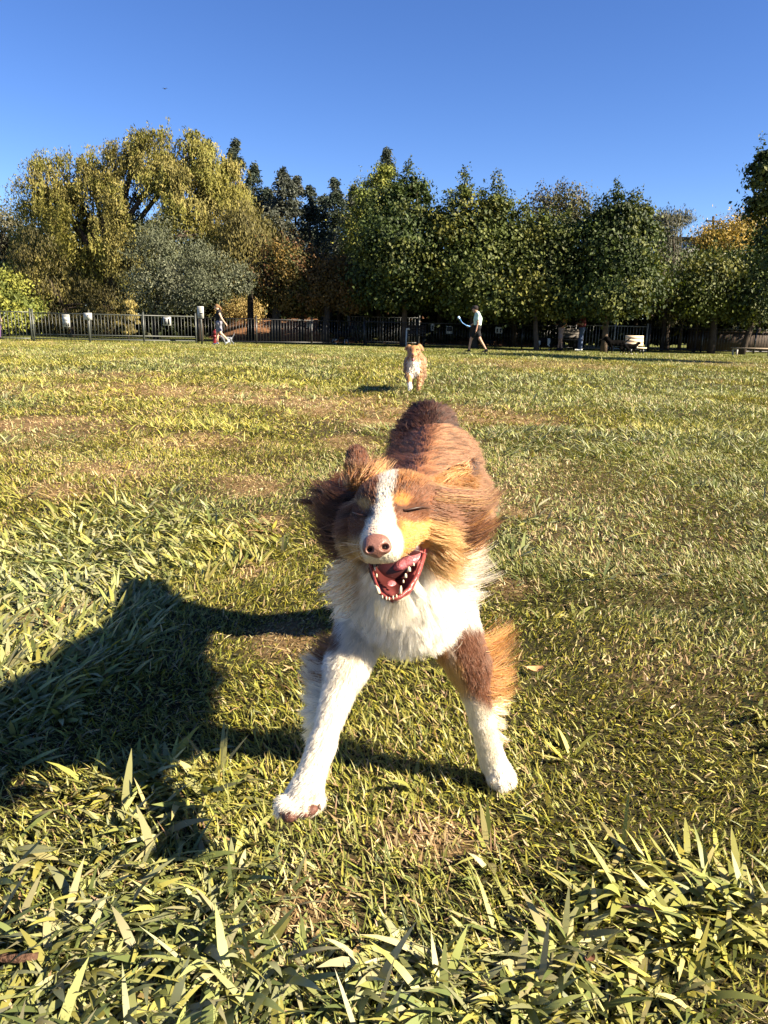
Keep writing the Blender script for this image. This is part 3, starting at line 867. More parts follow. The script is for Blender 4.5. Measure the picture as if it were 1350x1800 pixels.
# left mane: dark hair hooked up at the ends
lock([(618, 870, 1.13), (606, 905, 1.14), (606, 935, 1.15), (612, 965, 1.16)], 3000, [(-0.9, -0.4, 0.3), (-0.95, -0.45, 0.3), (-0.9, -0.3, 0.3), (-0.8, -0.5, 0.3)], [0.05, 0.058, 0.055, 0.05],
     [(-0.1, 0.8, 0.1), (0, 0.8, 0.1), (-0.1, 0.55, 0.1), (-0.1, 0.4, 0.1)], [DARK * 1.4, LIVER * 0.7, LIVER, DARK], 8, name='mane')
lock([(614, 975, 1.17), (610, 1020, 1.23), (612, 1070, 1.29)], 900, [(-0.7, -0.7, 0.2), (-0.7, -0.7, 0.1), (-0.5, -0.8, 0.1)], [0.045, 0.05, 0.045], [(-0.1, 0.3, 0)], [WHITE * 0.9, TAN * 0.9, WHITE], 9, name='mane')
lock([(612, 850, 1.145), (636, 842, 1.135), (660, 840, 1.12)], 700, [(-0.3, 0.8, 0.3), (0.1, 0.9, 0.3), (0.6, 0.6, 0.3)], [0.024, 0.024, 0.045], [(0, 0.1, 0.1)], [COPPER, COPPER * 0.7, TAN, LIVER * 1.5], 7, name='ear_fringe')
# chest fringe hanging below
lock([(640, 1072, 1.31), (680, 1086, 1.30), (740, 1092, 1.31), (790, 1084, 1.33)], 1100, [(-0.2, -1, 0), (-0.05, -1, -0.1), (0.1, -1, -0.1), (0.3, -1, 0)], [0.03, 0.036, 0.038, 0.03], [(0.1, 0, 0)], [WHITE], 14, 60, 0.03, name='chest_fringe')
lock([(664, 1060, 1.07), (690, 1070, 1.08), (716, 1054, 1.09)], 350, [(-0.3, -1, 0.2), (0.1, -1, 0.2), (0.6, -0.7, 0.2)], [0.03, 0.035, 0.035], [(0.2, 0, 0)], [WHITE], 5, 20, name='beard')
lock([(735, 850, 1.60), (738, 815, 1.78), (742, 785, 1.92), (746, 768, 2.0)], 2200, [(-0.35, 0.8, 0.5), (-0.45, 0.7, 0.5), (-0.45, 0.6, 0.5), (-0.4, 0.6, 0.4)], [0.055, 0.055, 0.05, 0.045], [(-0.45, -0.5, 0.2)], [LIVER * 1.2, LIVER * 1.6, DARK, COPPER * 0.45], 9, 90, 0.02, name='back_fur', r0=0.0007)
lock([(700, 815, 1.88), (710, 790, 1.95), (724, 764, 2.02)], 1500, [(-0.5, 0.7, 0.4), (-0.5, 0.75, 0.3), (-0.4, 0.8, 0.3)], [0.045, 0.055, 0.055], [(0, -0.1, 0.3)], [DARK, DARK * 0.8, LIVER * 0.8], 7, 60, 0.02, name='tail_plume', r0=0.0008)
# tail plume
lock([(704, 790, 1.98), (718, 768, 2.03), (738, 742, 2.08), (758, 730, 2.10), (776, 742, 2.09)], 2400, [(-0.7, 0.4, 0.3), (-0.6, 0.7, 0.3), (-0.2, 0.9, 0.2), (0.3, 0.8, 0.3), (0.5, 0.5, 0.3)], [0.045, 0.045, 0.040, 0.034, 0.028], [(0.1, -0.3, 0.3)], [DARK, DARK * 0.7, LIVER * 0.7], 7, 70, 0.03, name='tail_plume', r0=0.0008)

# ---- nose, mouth, teeth, eyelids, pads
M_NOSE = paint('nose leather', (0.20, 0.090, 0.066), 0.36, 0.5, 0, 0.12, 600, 0.22)
M_BLACK = paint('nostril', (0.012, 0.006, 0.005), 0.5, 0.3)
M_TONGUE = paint('tongue', (0.40, 0.12, 0.13), 0.22, 0.6, 0, 0.12, 200, 0.25)
M_GUM = paint('gum', (0.20, 0.040, 0.036), 0.3, 0.45, 0, 0.3, 150, 0.2)
M_THROAT = paint('throat', (0.035, 0.006, 0.005), 0.4, 0.4)
M_TOOTH = paint('tooth', (0.55, 0.47, 0.32), 0.25, 0.5)
M_LID = paint('eyelid', (0.04, 0.018, 0.012), 0.45, 0.4)
M_PAD = paint('paw pad', (0.11, 0.045, 0.03), 0.6, 0.3, 0, 0.2, 120, 0.3)
np_ = [pe(661, 951, 0.947, 22, 13, 0.011, 0, 6, 0.010), pe(652, 964, 0.944, 15, 13, 0.011, 0, 6, 0.008), pe(673, 962, 0.944, 16, 13, 0.011, 0, 6, 0.008), pe(663, 973, 0.947, 9, 8, 0.008, 0, 6, 0.006),
       pe(650, 966, 0.935, 6, 5, 0.007, 1, 25, 0.003, 'sub'), pe(676, 962, 0.935, 8, 5.5, 0.007, 1, 15, 0.003, 'sub')]
np_ = [p | {} for p in np_]
nose_o, _, _ = blob('nose', np_, 0.0009, M_NOSE, dog, None, 1)
for (u, v, a, b) in ((650.5, 966, 5, 4), (676, 962.5, 6.5, 4.3)):
    Mesh().ball(px(u, v, 0.943), (rp(a, .94), rp(b, .94), 0.004), 10, rolled(15)).build('nostril', M_BLACK, nose_o, True)
# throat, tongue
blob('throat', [pe(688, 995, 1.062, 34, 36, 0.012, 0, 0, 0.01), pe(722, 966, 1.062, 18, 20, 0.010, 0, 0, 0.01)], 0.003, M_THROAT, dog)
tg = [pe(677, 1038, 1.032, 13, 8, 0.012, 0, 25, 0.006), pe(688, 1030, 1.04, 10, 10, 0.010, 0, 0, 0.008)]
tg2 = [pe(716, 988, 1.056, 24, 10, 0.012, 0, 20, 0.008), pe(736, 977, 1.066, 11, 7, 0.010, 0, 0, 0.006), pe(702, 996, 1.052, 11, 7, 0.01, 0, 20, 0.006)]
blob('tongue', tg2 + tg, 0.0014, M_TONGUE, dog, None, 1)
# gum rim of the lower jaw
gum = Mesh()
rim = [(747, 966, 1.062), (741, 988, 1.046), (733, 1012, 1.028), (719, 1036, 1.012), (702, 1050, 1.002), (682, 1053, 1.000), (668, 1042, 1.003), (660, 1022, 1.013), (653, 1000, 1.03), (647, 984, 1.045)]
gum.tube([px(*q) for q in rim], [rp(r, 1.02) for r in (2, 3, 4.5, 5, 4.5, 4, 3, 2.5, 2.5, 2)], 8)
gum.build('gum', M_GUM, dog, True)
# teeth: canines, incisors, cheek teeth
def tooth(u, v, d, w, h, tip=(0, 0)):
    w, h = w * 0.85, h * 0.78
    b = px(u, v, d)
    t = Mesh(); t.tube([b - _U * 0.002, b + _U * rp(h * 0.5, d) + _R * rp(tip[0] * 0.4, d), b + _U * rp(h, d) + _R * rp(tip[0], d)], [rp(w, d), rp(w * 0.85, d), rp(w * 0.25, d)], 7)
    t.build('tooth', M_TOOTH, dog, True)
tooth(666, 1041, 0.996, 4.5, 16, (-6, 0)); tooth(704, 1041, 0.994, 3.6, 15, (1, 0))
for u, v, h in ((672, 1049, 4), (679, 1052, 5), (684, 1052.5, 4), (691, 1051, 5.5), (697, 1048, 4)): tooth(u, v, 0.990, 2.0, h)
for u, v, w, h in ((709, 1022, 2.2, 4), (713, 1013, 3.4, 7), (719, 1002, 4.4, 8), (727, 992, 2.6, 4)): tooth(u, v, 1.005, w, h)
for u, v, w, h in ((659, 1000, 2.0, 5), (662, 1012, 2.2, 5)): tooth(u, v, 1.018, w, h)
# closed eyes
for line in ([(619, 900, 1.044), (630, 905, 1.033), (642, 907, 1.027), (653, 903, 1.027)], [(700, 893, 1.028), (712, 897, 1.026), (726, 894, 1.028), (742, 891, 1.037), (754, 893, 1.05)]):
    Mesh().tube([px(*q) for q in line], [0.0005, 0.0015, 0.0015] + [0.0010] * (len(line) - 4) + [0.0004], 6).build('eyelid', M_LID, dog, True)
# nails
M_NAIL = paint('nail', (0.10, 0.06, 0.045), 0.35, 0.5)
for u, v, d, dx in ((866, 1376, 1.492, -2), (880, 1381, 1.487, 0), (895, 1375, 1.497, 2), (496, 1428, 1.150, -3), (520, 1438, 1.142, -1), (560, 1418, 1.158, 2)):
    Mesh().tube([px(u, v - 3, d), px(u + dx, v + 2, d - 0.004), px(u + dx * 1.5, v + 6, d - 0.003)], [0.003, 0.0024, 0.0008], 7).build('nail', M_NAIL, dog, True)
# whiskers
wr = []; wd_ = []
for u, v, dr in [(640, 958, (-1, 0.1, 0.2)), (638, 966, (-1, -0.15, 0.2)), (642, 973, (-1, -0.4, 0.1)), (645, 962, (-0.9, 0.3, 0.1)), (700, 955, (1, 0.15, 0.1)), (704, 962, (1, -0.1, 0.1)), (700, 968, (1, -0.35, 0.1)), (706, 950, (0.9, 0.35, 0.1))]:
    wr.append(px(u, v, 0.962)); wd_.append(_R * dr[0] + _U * dr[1] + _F * dr[2])
strands('whiskers', dog, M_FUR, np.array(wr), np.array(wd_), np.full(8, 0.035), np.tile(-_U * 0.15, (8, 1)), np.tile([0.5, 0.44, 0.36], (8, 1)), 0.00028, 0.0001, 0.0, 8, 6, 1, 0.02, 0, 0.02)
# pads of the raised paw
for u, v, d, a, b in ((511, 1434, 1.146, 17, 11), (545, 1424, 1.152, 15, 10)):
    Mesh().ball(px(u, v, d), (rp(a, d), rp(b, d), 0.012), 12, rolled(15)).build('paw_pad', M_PAD, dog, True)
# ------------------------------------------------------------------ trees
M_LEAF = leafy('tree leaves', 0.6, 0.2, 0.14)
M_NEEDLE = leafy('conifer needles', 0.6, 0.25, 0.12)
M_BARK = paint('bark', (0.085, 0.062, 0.045), 0.9, 0.15, 0, 0.35, 6, 0.6)
M_BARK_DARK = paint('dark bark', (0.045, 0.034, 0.026), 0.9, 0.15, 0, 0.35, 6, 0.6)
M_BARK_PALE = paint('pale bark', (0.20, 0.16, 0.12), 0.9, 0.15, 0, 0.3, 6, 0.5)

def leaf_quads(m, c, ax, l, w, col, face=None):
    """one folded leaf per point: axis ax, length l, width w"""
    n = len(c)
    ax = nrm(ax); hint = rng.normal(0, 1, (n, 3)) if face is None else face + rng.normal(0, 0.33, (n, 3))
    b = nrm(np.cross(nrm(hint), ax))
    nn = np.cross(ax, b)
    l = np.broadcast_to(l, (n,))[:, None]; w = np.broadcast_to(w, (n,))[:, None]
    V = np.stack([c - ax * l * 0.5, c + b * w * 0.5 + nn * w * 0.18, c + ax * l * 0.5, c - b * w * 0.5 + nn * w * 0.18], 1)
    k = np.arange(n)[:, None] * 4
    m.add(V.reshape(-1, 3), [k + np.array([[0, 1, 2]]), k + np.array([[0, 2, 3]])], np.repeat(np.clip(col, 0.003, 0.9), 4, 0))

def shade_var(c, pal, y=0):
    n = len(c)
    pal = np.asarray(pal, float)
    base = pal[np.minimum((fbm(c[:, 0] * 0.8 + c[:, 2] * 0.5, c[:, 2] * 0.9 + c[:, 1] * 0.6, 2) * 1.6 - 0.3 + rng.normal(0, 0.11, n)).clip(0, 0.999) * len(pal), len(pal) - 1).astype(int)]
    return base * (0.82 + 0.36 * rng.random((n, 1)))

def blobs3(lst, Y, squash=0.85):
    out = []
    for u, v, ru, rv in lst:
        d = Y * 1.03
        c = WY(u, v, Y + float(rng.normal(0, 0.45)) * ru * d / FPX)
        out.append((c, np.array([ru * d / FPX, ru * d / FPX * squash, rv * d / FPX])))
    return out

def crown_leaves(m, bl, n, pal, l, w, per=36, sig=0.34, droop=0.3, hollow=0.5, shoots=0):
    area = np.array([r[0] * r[2] + r[0] * r[1] for _, r in bl]); area = area ** 0.75; area = area / area.sum()
    k = max(n // per, 1)
    bi = rng.choice(len(bl), k, p=area)
    cs = np.array([b[0] for b in bl])[bi]; rs = np.array([b[1] for b in bl])[bi]
    dr = nrm(rng.normal(0, 1, (k, 3)) + np.array([0, -0.25, 0]))
    rr = hollow + (1.0 - hollow) * rng.random(k) ** 0.5
    cc = cs + dr * rs * rr[:, None]
    up_ = cc[:, 2] > 0.25; cc = cc[up_]; dr = dr[up_]; k = k0 = len(cc)
    sg = sig * (0.6 + 0.8 * rng.random(k)) * np.clip(rs[up_][:, 0] / 0.8, 0.3, 1.1)
    p = np.repeat(cc, per, 0) + rng.normal(0, 1, (k * per, 3)) * np.repeat(sg, per)[:, None] * np.array([1, 1, 0.55])
    fc = nrm(np.repeat(dr[:k0] * 0.5 + np.array([0, 0, 0.4]), per, 0) + (p - np.repeat(cc, per, 0)) * 0.9)
    tone = np.repeat(0.72 + 0.56 * rng.random(k), per)
    ok = p[:, 2] > 0.1; p = p[ok]; fc = fc[ok]; tone = tone[ok]
    ax = rng.normal(0, 1, (len(p), 3)) + np.array([0, 0, -droop * 3])
    q = rng.random(len(p))
    leaf_quads(m, p, ax, l * (0.6 + 0.8 * q), w * (0.6 + 0.8 * q), shade_var(p, pal) * tone[:, None], fc)
    # leafy shoots standing out of the top
    if shoots:
        ks = int(shoots * len(bl)); bi = rng.integers(0, len(bl), ks)
        dr = nrm(rng.normal(0, 0.55, (ks, 3)) + np.array([0, -0.1, 1.0]))
        st = np.array([b[0] for b in bl])[bi] + dr * np.array([b[1] for b in bl])[bi] * 0.9
        ln = 0.15 + 0.5 * rng.random(ks)
        tt = np.linspace(0, 1, 20)[None, :, None]
        p = (st[:, None] + (dr * 0.6 + np.array([0, 0, 0.5]))[:, None] * ln[:, None, None] * tt).reshape(-1, 3) + rng.normal(0, 1, (ks * 20, 3)) * np.tile(np.linspace(0.13, 0.035, 20), ks)[:, None]
        leaf_quads(m, p, rng.normal(0, 1, (len(p), 3)), l * (0.4 + 0.5 * rng.random(len(p))), w * (0.4 + 0.5 * rng.random(len(p))), shade_var(p, pal))
    return cc

def limb_path(a, b, sag=0.15, n=5):
    a = np.asarray(a, float); b = np.asarray(b, float)
    t = np.linspace(0, 1, n)[:, None]
    mid = rng.normal(0, 1, 3) * np.linalg.norm(b - a) * 0.07
    p = a + (b - a) * t + mid * np.sin(t * np.pi) 
    p[:, 2] += sag * np.linalg.norm(b - a) * np.sin(t[:, 0] * np.pi)
    return p

def broadleaf(name, label, Y, base_u, blobs, n, pal, leaf=(0.16, 0.10), trunk_r=0.12, bark=None, group=None, sig=0.36, per=110, squash=0.85, droop=0.3, hollow=0.5, lean=0, limbs=7, base_z=0.0, cat='tree', mat=None, twigs=0, shoots=None):
    bl = blobs3(blobs, Y, squash)
    base = G(base_u, 605); base = np.array([WY(base_u, 600, Y)[0], Y, base_z])
    t = thing(name, base, label, cat, group)
    n = int(n * 1.7); leaf = (leaf[0] * 0.74, leaf[1] * 0.74)
    m = Mesh()
    cc = crown_leaves(m, bl, n, pal, leaf[0], leaf[1], per, sig, droop, hollow, (10 if group else 3) if shoots is None else shoots)
    m.build('crown', mat or M_LEAF, t)
    top = max(bl, key=lambda b: b[0][2])[0]
    tm = Mesh()
    zt = min(b[0][2] - b[1][2] * 0.3 for b in bl)
    fork = np.array([base[0] + (top[0] - base[0]) * 0.25 + lean, Y + rng.normal(0, 0.1), max(zt, 1.0)])
    tp = np.array([base - [0, 0, 0.15], base + (fork - base) * 0.35 + rng.normal(0, 0.04, 3), fork, fork + (top - fork) * 0.5, top])
    tm.tube(tp, [trunk_r * 1.35, trunk_r, trunk_r * 0.8, trunk_r * 0.5, trunk_r * 0.12], 9)
    for i in range(limbs):
        b = bl[i % len(bl)]
        e = b[0] + rng.normal(0, 0.35, 3) * b[1]
        s = tp[2] + (tp[3] - tp[2]) * rng.random() * 0.9
        pth = limb_path(s, e)
        tm.tube(pth, np.linspace(trunk_r * 0.45, trunk_r * 0.08, len(pth)), 6)
        for _ in range(twigs):
            e2 = b[0] + nrm(rng.normal(0, 1, 3)) * b[1] * 0.95
            q = limb_path(pth[rng.integers(1, 4)], e2, 0.1, 5)
            tm.tube(q, np.linspace(trunk_r * 0.16, trunk_r * 0.04, 5), 4)
    tm.build('trunk', bark or M_BARK_DARK, t, True)
    return t

def willow(name, label, Y, base_u, blobs, n_strands, pal):
    bl = blobs3(blobs, Y, 0.8)
    base = np.array([WY(base_u, 600, Y)[0], Y, 0])
    t = thing(name, base, label, 'tree')
    area = np.array([r[0] * r[2] for _, r in bl]); area /= area.sum()
    bi = rng.choice(len(bl), n_strands, p=area)
    cs = np.array([b[0] for b in bl])[bi]; rs = np.array([b[1] for b in bl])[bi]
    nt_ = n_strands // 20
    ti = rng.integers(0, nt_, n_strands)
    tdr = nrm(rng.normal(0, 1, (nt_, 3)) + np.array([0, -0.3, 0.55]))
    tb = rng.choice(len(bl), nt_, p=area)
    tcs = np.array([b[0] for b in bl])[tb]; trs = np.array([b[1] for b in bl])[tb]
    tst = tcs + tdr * trs * (0.66 + 0.36 * rng.random((nt_, 1)))
    dr = nrm(tdr[ti] + rng.normal(0, 0.25, (n_strands, 3)))
    st = tst[ti] + rng.normal(0, 0.24, (n_strands, 3)) * np.array([1, 1, 0.6])
    tln = 0.5 + 1.3 * rng.random(nt_)
    out = nrm(dr * np.array([1, 1, 0.1]))
    ln = tln[ti] * (0.6 + 0.5 * rng.random(n_strands))
    k = 16
    tt = np.linspace(0, 1, k)[None, :, None]
    p = st[:, None] + out[:, None] * (0.45 * np.sqrt(tt)) * ln[:, None, None] * 0.5 + np.array([0, 0, 1.0]) * (0.22 * np.sin(tt * 2.2) - tt ** 1.4) * ln[:, None, None]
    p += rng.normal(0, 0.055, p.shape)
    ax = np.array([0, 0, -1.0]) + rng.normal(0, 0.45, p.shape)
    tone = np.repeat((0.78 + 0.44 * rng.random(nt_))[ti] * (0.85 + 0.3 * rng.random(n_strands)), k)
    p = p.reshape(-1, 3); ax = ax.reshape(-1, 3)
    ok = p[:, 2] > 0.3
    m = Mesh()
    leaf_quads(m, p[ok], ax[ok], 0.145 * (0.6 + 0.8 * rng.random(ok.sum())), 0.052, shade_var(p[ok], pal) * tone[ok][:, None], np.repeat(nrm(dr * 0.8 + np.array([0, -0.1, 0.3])), k, 0)[ok])
    m.build('crown', M_LEAF, t)
    tm = Mesh()
    fork = base + np.array([0.2, 0, 2.2])
    tm.tube([base - [0, 0, 0.2], base + [0.05, 0, 1.0], fork], [0.55, 0.42, 0.38], 10)
    for c, r in bl:
        pth = limb_path(fork, c + [0, 0, r[2] * 0.4], 0.12, 6)
        tm.tube(pth, np.linspace(0.2, 0.03, 6), 6)
        for _ in range(3):
            q = limb_path(pth[3], c + nrm(rng.normal(0, 1, 3) + [0, 0, 0.6]) * r * 0.8, 0.15, 5)
            tm.tube(q, np.linspace(0.06, 0.012, 5), 5)
    tm.build('trunk', M_BARK, t, True)
    return t

def conifer(name, label, Y, u, vtop, halfw, pal, n=5200, vbot=590, droop=0.45, group=None, narrow=1.0):
    top = WY(u, vtop, Y); base = np.array([WY(u, 600, Y)[0], Y, 0.0])
    H = top[2]; Rm = halfw * 1.5 * Y * 1.03 / FPX; n = int(n * 1.9)
    t = thing(name, base, label, 'tree', group)
    m = Mesh(); tm = Mesh()
    tm.tube([base - [0, 0, 0.2], base + [0, 0, H * 0.5], [top[0], Y, H]], [0.20, 0.12, 0.015], 8)
    nb = int(H * 15)
    z = H * (1 - (rng.random(nb)) ** 1.0 * 0.93)
    az = np.arange(nb) * 2.4 + rng.random(nb)
    fr = (1 - z / H)
    L = Rm * np.minimum(fr ** 0.8 * 1.5 + 0.03, 1.0) * (0.55 + 0.6 * rng.random(nb))
    per = max(n // nb, 8)
    for i in range(nb):
        tt = np.sqrt(rng.random(per))
        d = np.array([math.cos(az[i]), math.sin(az[i]), 0])
        p = np.array([top[0] * z[i] / H + base[0] * (1 - z[i] / H), Y, z[i]]) + d * (L[i] * tt)[:, None]
        p[:, 2] += L[i] * (0.22 * tt - droop * tt ** 2) 
        p += rng.normal(0, 0.09, p.shape) * (1 + 0.6 * L[i])
        ax = d + rng.normal(0, 0.5, (per, 3)) + np.array([0, 0, -0.5])
        leaf_quads(m, p, ax, 0.20 * (0.6 + 0.7 * rng.random(per)), 0.075, shade_var(p, pal))
        if i % 3 == 0:
            e = np.array([base[0], Y, z[i]]) + d * L[i] * 0.9 + [0, 0, -L[i] * droop * 0.5]
            tm.tube([[base[0], Y, z[i]], e], [0.03, 0.008], 4)
    m.build('crown', M_NEEDLE, t)
    tm.build('trunk', M_BARK_DARK, t, True)
    return t

P_WILLOW = [[0.185, 0.165, 0.036], [0.15, 0.145, 0.03], [0.225, 0.19, 0.055], [0.13, 0.115, 0.03]]
P_WGOLD = [[0.15, 0.125, 0.036], [0.115, 0.098, 0.028], [0.085, 0.075, 0.024]]
P_OLIVE = [[0.115, 0.125, 0.075], [0.085, 0.095, 0.055], [0.15, 0.155, 0.10]]
P_DARK = [[0.034, 0.052, 0.012], [0.050, 0.070, 0.015], [0.024, 0.038, 0.010], [0.085, 0.096, 0.021]]
P_MID = [[0.058, 0.075, 0.015], [0.082, 0.095, 0.019], [0.038, 0.052, 0.012], [0.125, 0.125, 0.024]]
P_YG = [[0.15, 0.165, 0.03], [0.19, 0.19, 0.035], [0.10, 0.12, 0.025]]
P_GOLD = [[0.34, 0.21, 0.03], [0.28, 0.19, 0.035], [0.20, 0.15, 0.03], [0.38, 0.26, 0.05]]
P_RUST = [[0.075, 0.055, 0.018], [0.10, 0.050, 0.018], [0.055, 0.055, 0.016], [0.13, 0.085, 0.022]]
P_GREY = [[0.095, 0.092, 0.058], [0.065, 0.068, 0.042], [0.12, 0.11, 0.065]]
P_CON = [[0.035, 0.050, 0.034], [0.050, 0.062, 0.045], [0.026, 0.038, 0.024]]
P_CONG = [[0.070, 0.078, 0.058], [0.050, 0.058, 0.042], [0.09, 0.092, 0.068]]
P_UNDER = [[0.022, 0.030, 0.010], [0.034, 0.036, 0.012], [0.016, 0.020, 0.008]]  # leaf colours darkened to carry the shade beneath the trees

# back row of conifers
conifer('cedar_tree', 'slim dark conifer spire rising just behind the top right of the willow', 50, 368, 246, 20, P_CON)
conifer('cedar_tree', 'dark pointed conifer just right of the willow top, taller of the pair there', 50, 414, 248, 34, P_CON, 7000)
conifer('cedar_tree', 'dark drooping conifer against the right shoulder of the willow', 47, 446, 292, 42, P_CON, 7000)
conifer('cedar_tree', 'grey green ragged conifer with broad top between the willow and the sky gap', 46, 498, 300, 40, P_CONG, 8000, droop=0.25)
conifer('cedar_tree', 'thin dark conifer with crooked tip behind the rust leaved tree', 47, 545, 328, 30, P_CON)
conifer('cedar_tree', 'dark blue green conifer behind and left of the yellow green tree', 46, 588, 316, 40, P_CON, 8000)
conifer('cedar_tree', 'grey green conifer touching the yellow green tree', 44, 622, 330, 30, P_CONG)
conifer('cedar_tree', 'tallest thin conifer tip behind the dark tree in the middle', 48, 680, 264, 30, P_CON, 7000)
conifer('cedar_tree', 'dense dark conifer filling the gap below the ragged grey green one', 49, 470, 335, 44, P_CON, 7000)
conifer('cedar_tree', 'grey green conifer behind the rust trees, between two darker spires', 50, 520, 312, 36, P_CONG, 7000)
conifer('cedar_tree', 'broad dark conifer low behind the golden lower branches', 50, 566, 345, 46, P_CON, 7000)
conifer('cedar_tree', 'dark conifer half hidden by the yellow green tree', 51, 640, 335, 44, P_CON, 7000)
# far left
broadleaf('oak_tree', 'dull grey green tree cut by the left picture edge behind the willow', 46, -10, [(-20, 410, 50, 50), (12, 392, 26, 34), (30, 430, 26, 30), (-10, 470, 60, 45)], 7000, P_GREY, (0.2, 0.12), 0.25)
broadleaf('birch_tree', 'small bright yellow green tree left of the willow foot', 41, 45, [(42, 462, 20, 26), (30, 490, 24, 26), (55, 495, 18, 26)], 3600, P_YG, (0.18, 0.11), 0.09)
broadleaf('shrub', 'broad sunny yellow green bush behind the grey fence at far left', 36, 15, [(-10, 520, 40, 32), (25, 512, 32, 26), (40, 535, 26, 20), (5, 550, 45, 22)], 5000, P_YG, (0.18, 0.10), 0.08, cat='bush')
willow('willow_tree', 'huge olive gold weeping willow filling the upper left', 39, 190,
       [(66, 335, 30, 40), (95, 300, 30, 26), (140, 288, 34, 22), (185, 312, 34, 30), (222, 276, 30, 26), (255, 262, 28, 22), (290, 256, 34, 24), (330, 270, 36, 28), (368, 300, 36, 32), (408, 326, 28, 36),
        (95, 395, 62, 70), (165, 390, 75, 75), (245, 370, 75, 85), (325, 365, 75, 80), (390, 380, 50, 60), (90, 480, 58, 60), (150, 500, 65, 60), (240, 470, 70, 70), (410, 440, 40, 50)], 9600, P_WILLOW)
broadleaf('willow_tree', 'rounded golden brown willow limb mass at the right foot of the big willow', 37, 440, [(438, 400, 36, 36), (450, 440, 26, 44), (420, 430, 34, 44), (400, 470, 34, 40)], 6500, P_WGOLD, (0.2, 0.06), 0.16, droop=1.2)
broadleaf('willow_tree', 'brownish shaded hanging foliage under the left side of the willow', 37.5, 130, [(120, 500, 55, 50), (75, 470, 40, 60), (170, 540, 40, 40), (95, 555, 50, 30)], 7000, [[0.07, 0.062, 0.02], [0.05, 0.045, 0.015], [0.09, 0.075, 0.024]], (0.2, 0.06), 0.14, droop=1.2)  # the willow's shade is put into these darkened leaf colours
broadleaf('olive_tree', 'silvery grey olive tree in front of the willow, larger of the two', 35, 275, [(283, 430, 34, 42), (262, 465, 34, 48), (305, 470, 40, 46), (270, 515, 42, 40), (318, 505, 36, 36)], 9000, P_OLIVE, (0.16, 0.05), 0.12, sig=0.3)
broadleaf('olive_tree', 'smaller silvery olive tree above the woman in the black top', 34, 352, [(350, 462, 30, 32), (385, 482, 32, 30), (362, 505, 40, 28), (425, 492, 24, 26), (335, 520, 24, 20)], 7000, P_OLIVE, (0.15, 0.05), 0.11, sig=0.28)
broadleaf('shrub', 'pale yellow trailing willow branch hanging onto the grey fence', 31.5, 226, [(226, 545, 12, 22), (232, 570, 10, 20), (218, 575, 11, 20)], 1800, [[0.24, 0.19, 0.06], [0.16, 0.13, 0.045]], (0.16, 0.05), 0.03, droop=1.5, cat='bush', sig=0.2)
broadleaf('shrub', 'straw coloured sunlit bush behind the black fence beside the woman', 40, 430, [(425, 543, 24, 14), (440, 548, 18, 12), (405, 548, 16, 12)], 2600, [[0.36, 0.27, 0.10], [0.26, 0.19, 0.07]], (0.16, 0.06), 0.05, cat='bush')
# middle
broadleaf('crape_myrtle_tree', 'low rust and dark green tree right of the willow with thick trunk', 35, 483, [(500, 455, 36, 28), (478, 490, 30, 36), (520, 490, 40, 40), (500, 525, 36, 24), (545, 470, 26, 24)], 9000, P_RUST, (0.16, 0.09), 0.24, sig=0.3)
broadleaf('crape_myrtle_tree', 'rust leaved low tree with golden lower right branches left of the dark tree', 34.5, 571, [(585, 490, 34, 26), (560, 515, 34, 30), (610, 510, 26, 26), (590, 470, 22, 16), (625, 535, 22, 16)], 7500, [[0.09, 0.058, 0.018], [0.14, 0.075, 0.022], [0.065, 0.06, 0.018], [0.20, 0.16, 0.035]], (0.16, 0.09), 0.17, sig=0.3)
broadleaf('crape_myrtle_tree', 'small shaded tree with orange tinged lower leaves between two rust trees', 36, 530, [(530, 540, 26, 14), (512, 548, 16, 12), (552, 545, 22, 14)], 2600, [[0.10, 0.10, 0.025], [0.20, 0.07, 0.03], [0.075, 0.075, 0.02]], (0.16, 0.09), 0.15, sig=0.25)
broadleaf('poplar_tree', 'upright yellow green tree left of the tall dark tree', 42, 648, [(640, 352, 18, 34), (664, 330, 15, 30), (648, 395, 26, 40), (630, 425, 22, 40), (680, 318, 12, 24)], 7000, P_YG, (0.18, 0.11), 0.15)
G4 = 'dark green trees lining the fence'
broadleaf('maple_tree', 'tall dark green tree in the middle, above the fawn dog', 33.6, 708, [(722, 326, 8, 22), (706, 345, 9, 22), (690, 352, 11, 25), (748, 372, 10, 25), (655, 395, 13, 28), (722, 357, 26, 34), (690, 377, 34, 44), (735, 407, 30, 50), (695, 436, 58, 50), (660, 451, 38, 50), (725, 476, 48, 50), (690, 505, 55, 35), (745, 486, 28, 40)], 17000, P_DARK, (0.19, 0.13), 0.13, M_BARK, G4)
broadleaf('maple_tree', 'dark green tree with two leafy peaks above the man in the pale shirt', 32.5, 835, [(815, 338, 8, 22), (871, 350, 8, 20), (845, 372, 10, 24), (788, 385, 12, 26), (898, 388, 11, 24), (772, 400, 9, 26), (814, 362, 18, 30), (800, 397, 32, 36), (872, 374, 18, 26), (850, 407, 40, 40), (890, 406, 30, 40), (790, 446, 36, 50), (840, 461, 60, 52), (890, 476, 44, 50), (815, 505, 50, 40), (870, 520, 50, 32)], 20000, P_MID, (0.19, 0.13), 0.14, M_BARK_DARK, G4)
broadleaf('maple_tree', 'lower rounder green tree with slim trunk right of the man', 32.2, 945, [(922, 398, 9, 22), (958, 406, 12, 24), (992, 402, 9, 22), (925, 421, 28, 30), (955, 436, 40, 36), (985, 426, 28, 30), (925, 476, 44, 44), (975, 486, 46, 46), (930, 520, 46, 34), (985, 525, 40, 30)], 15000, P_MID, (0.18, 0.12), 0.10, M_BARK, G4)
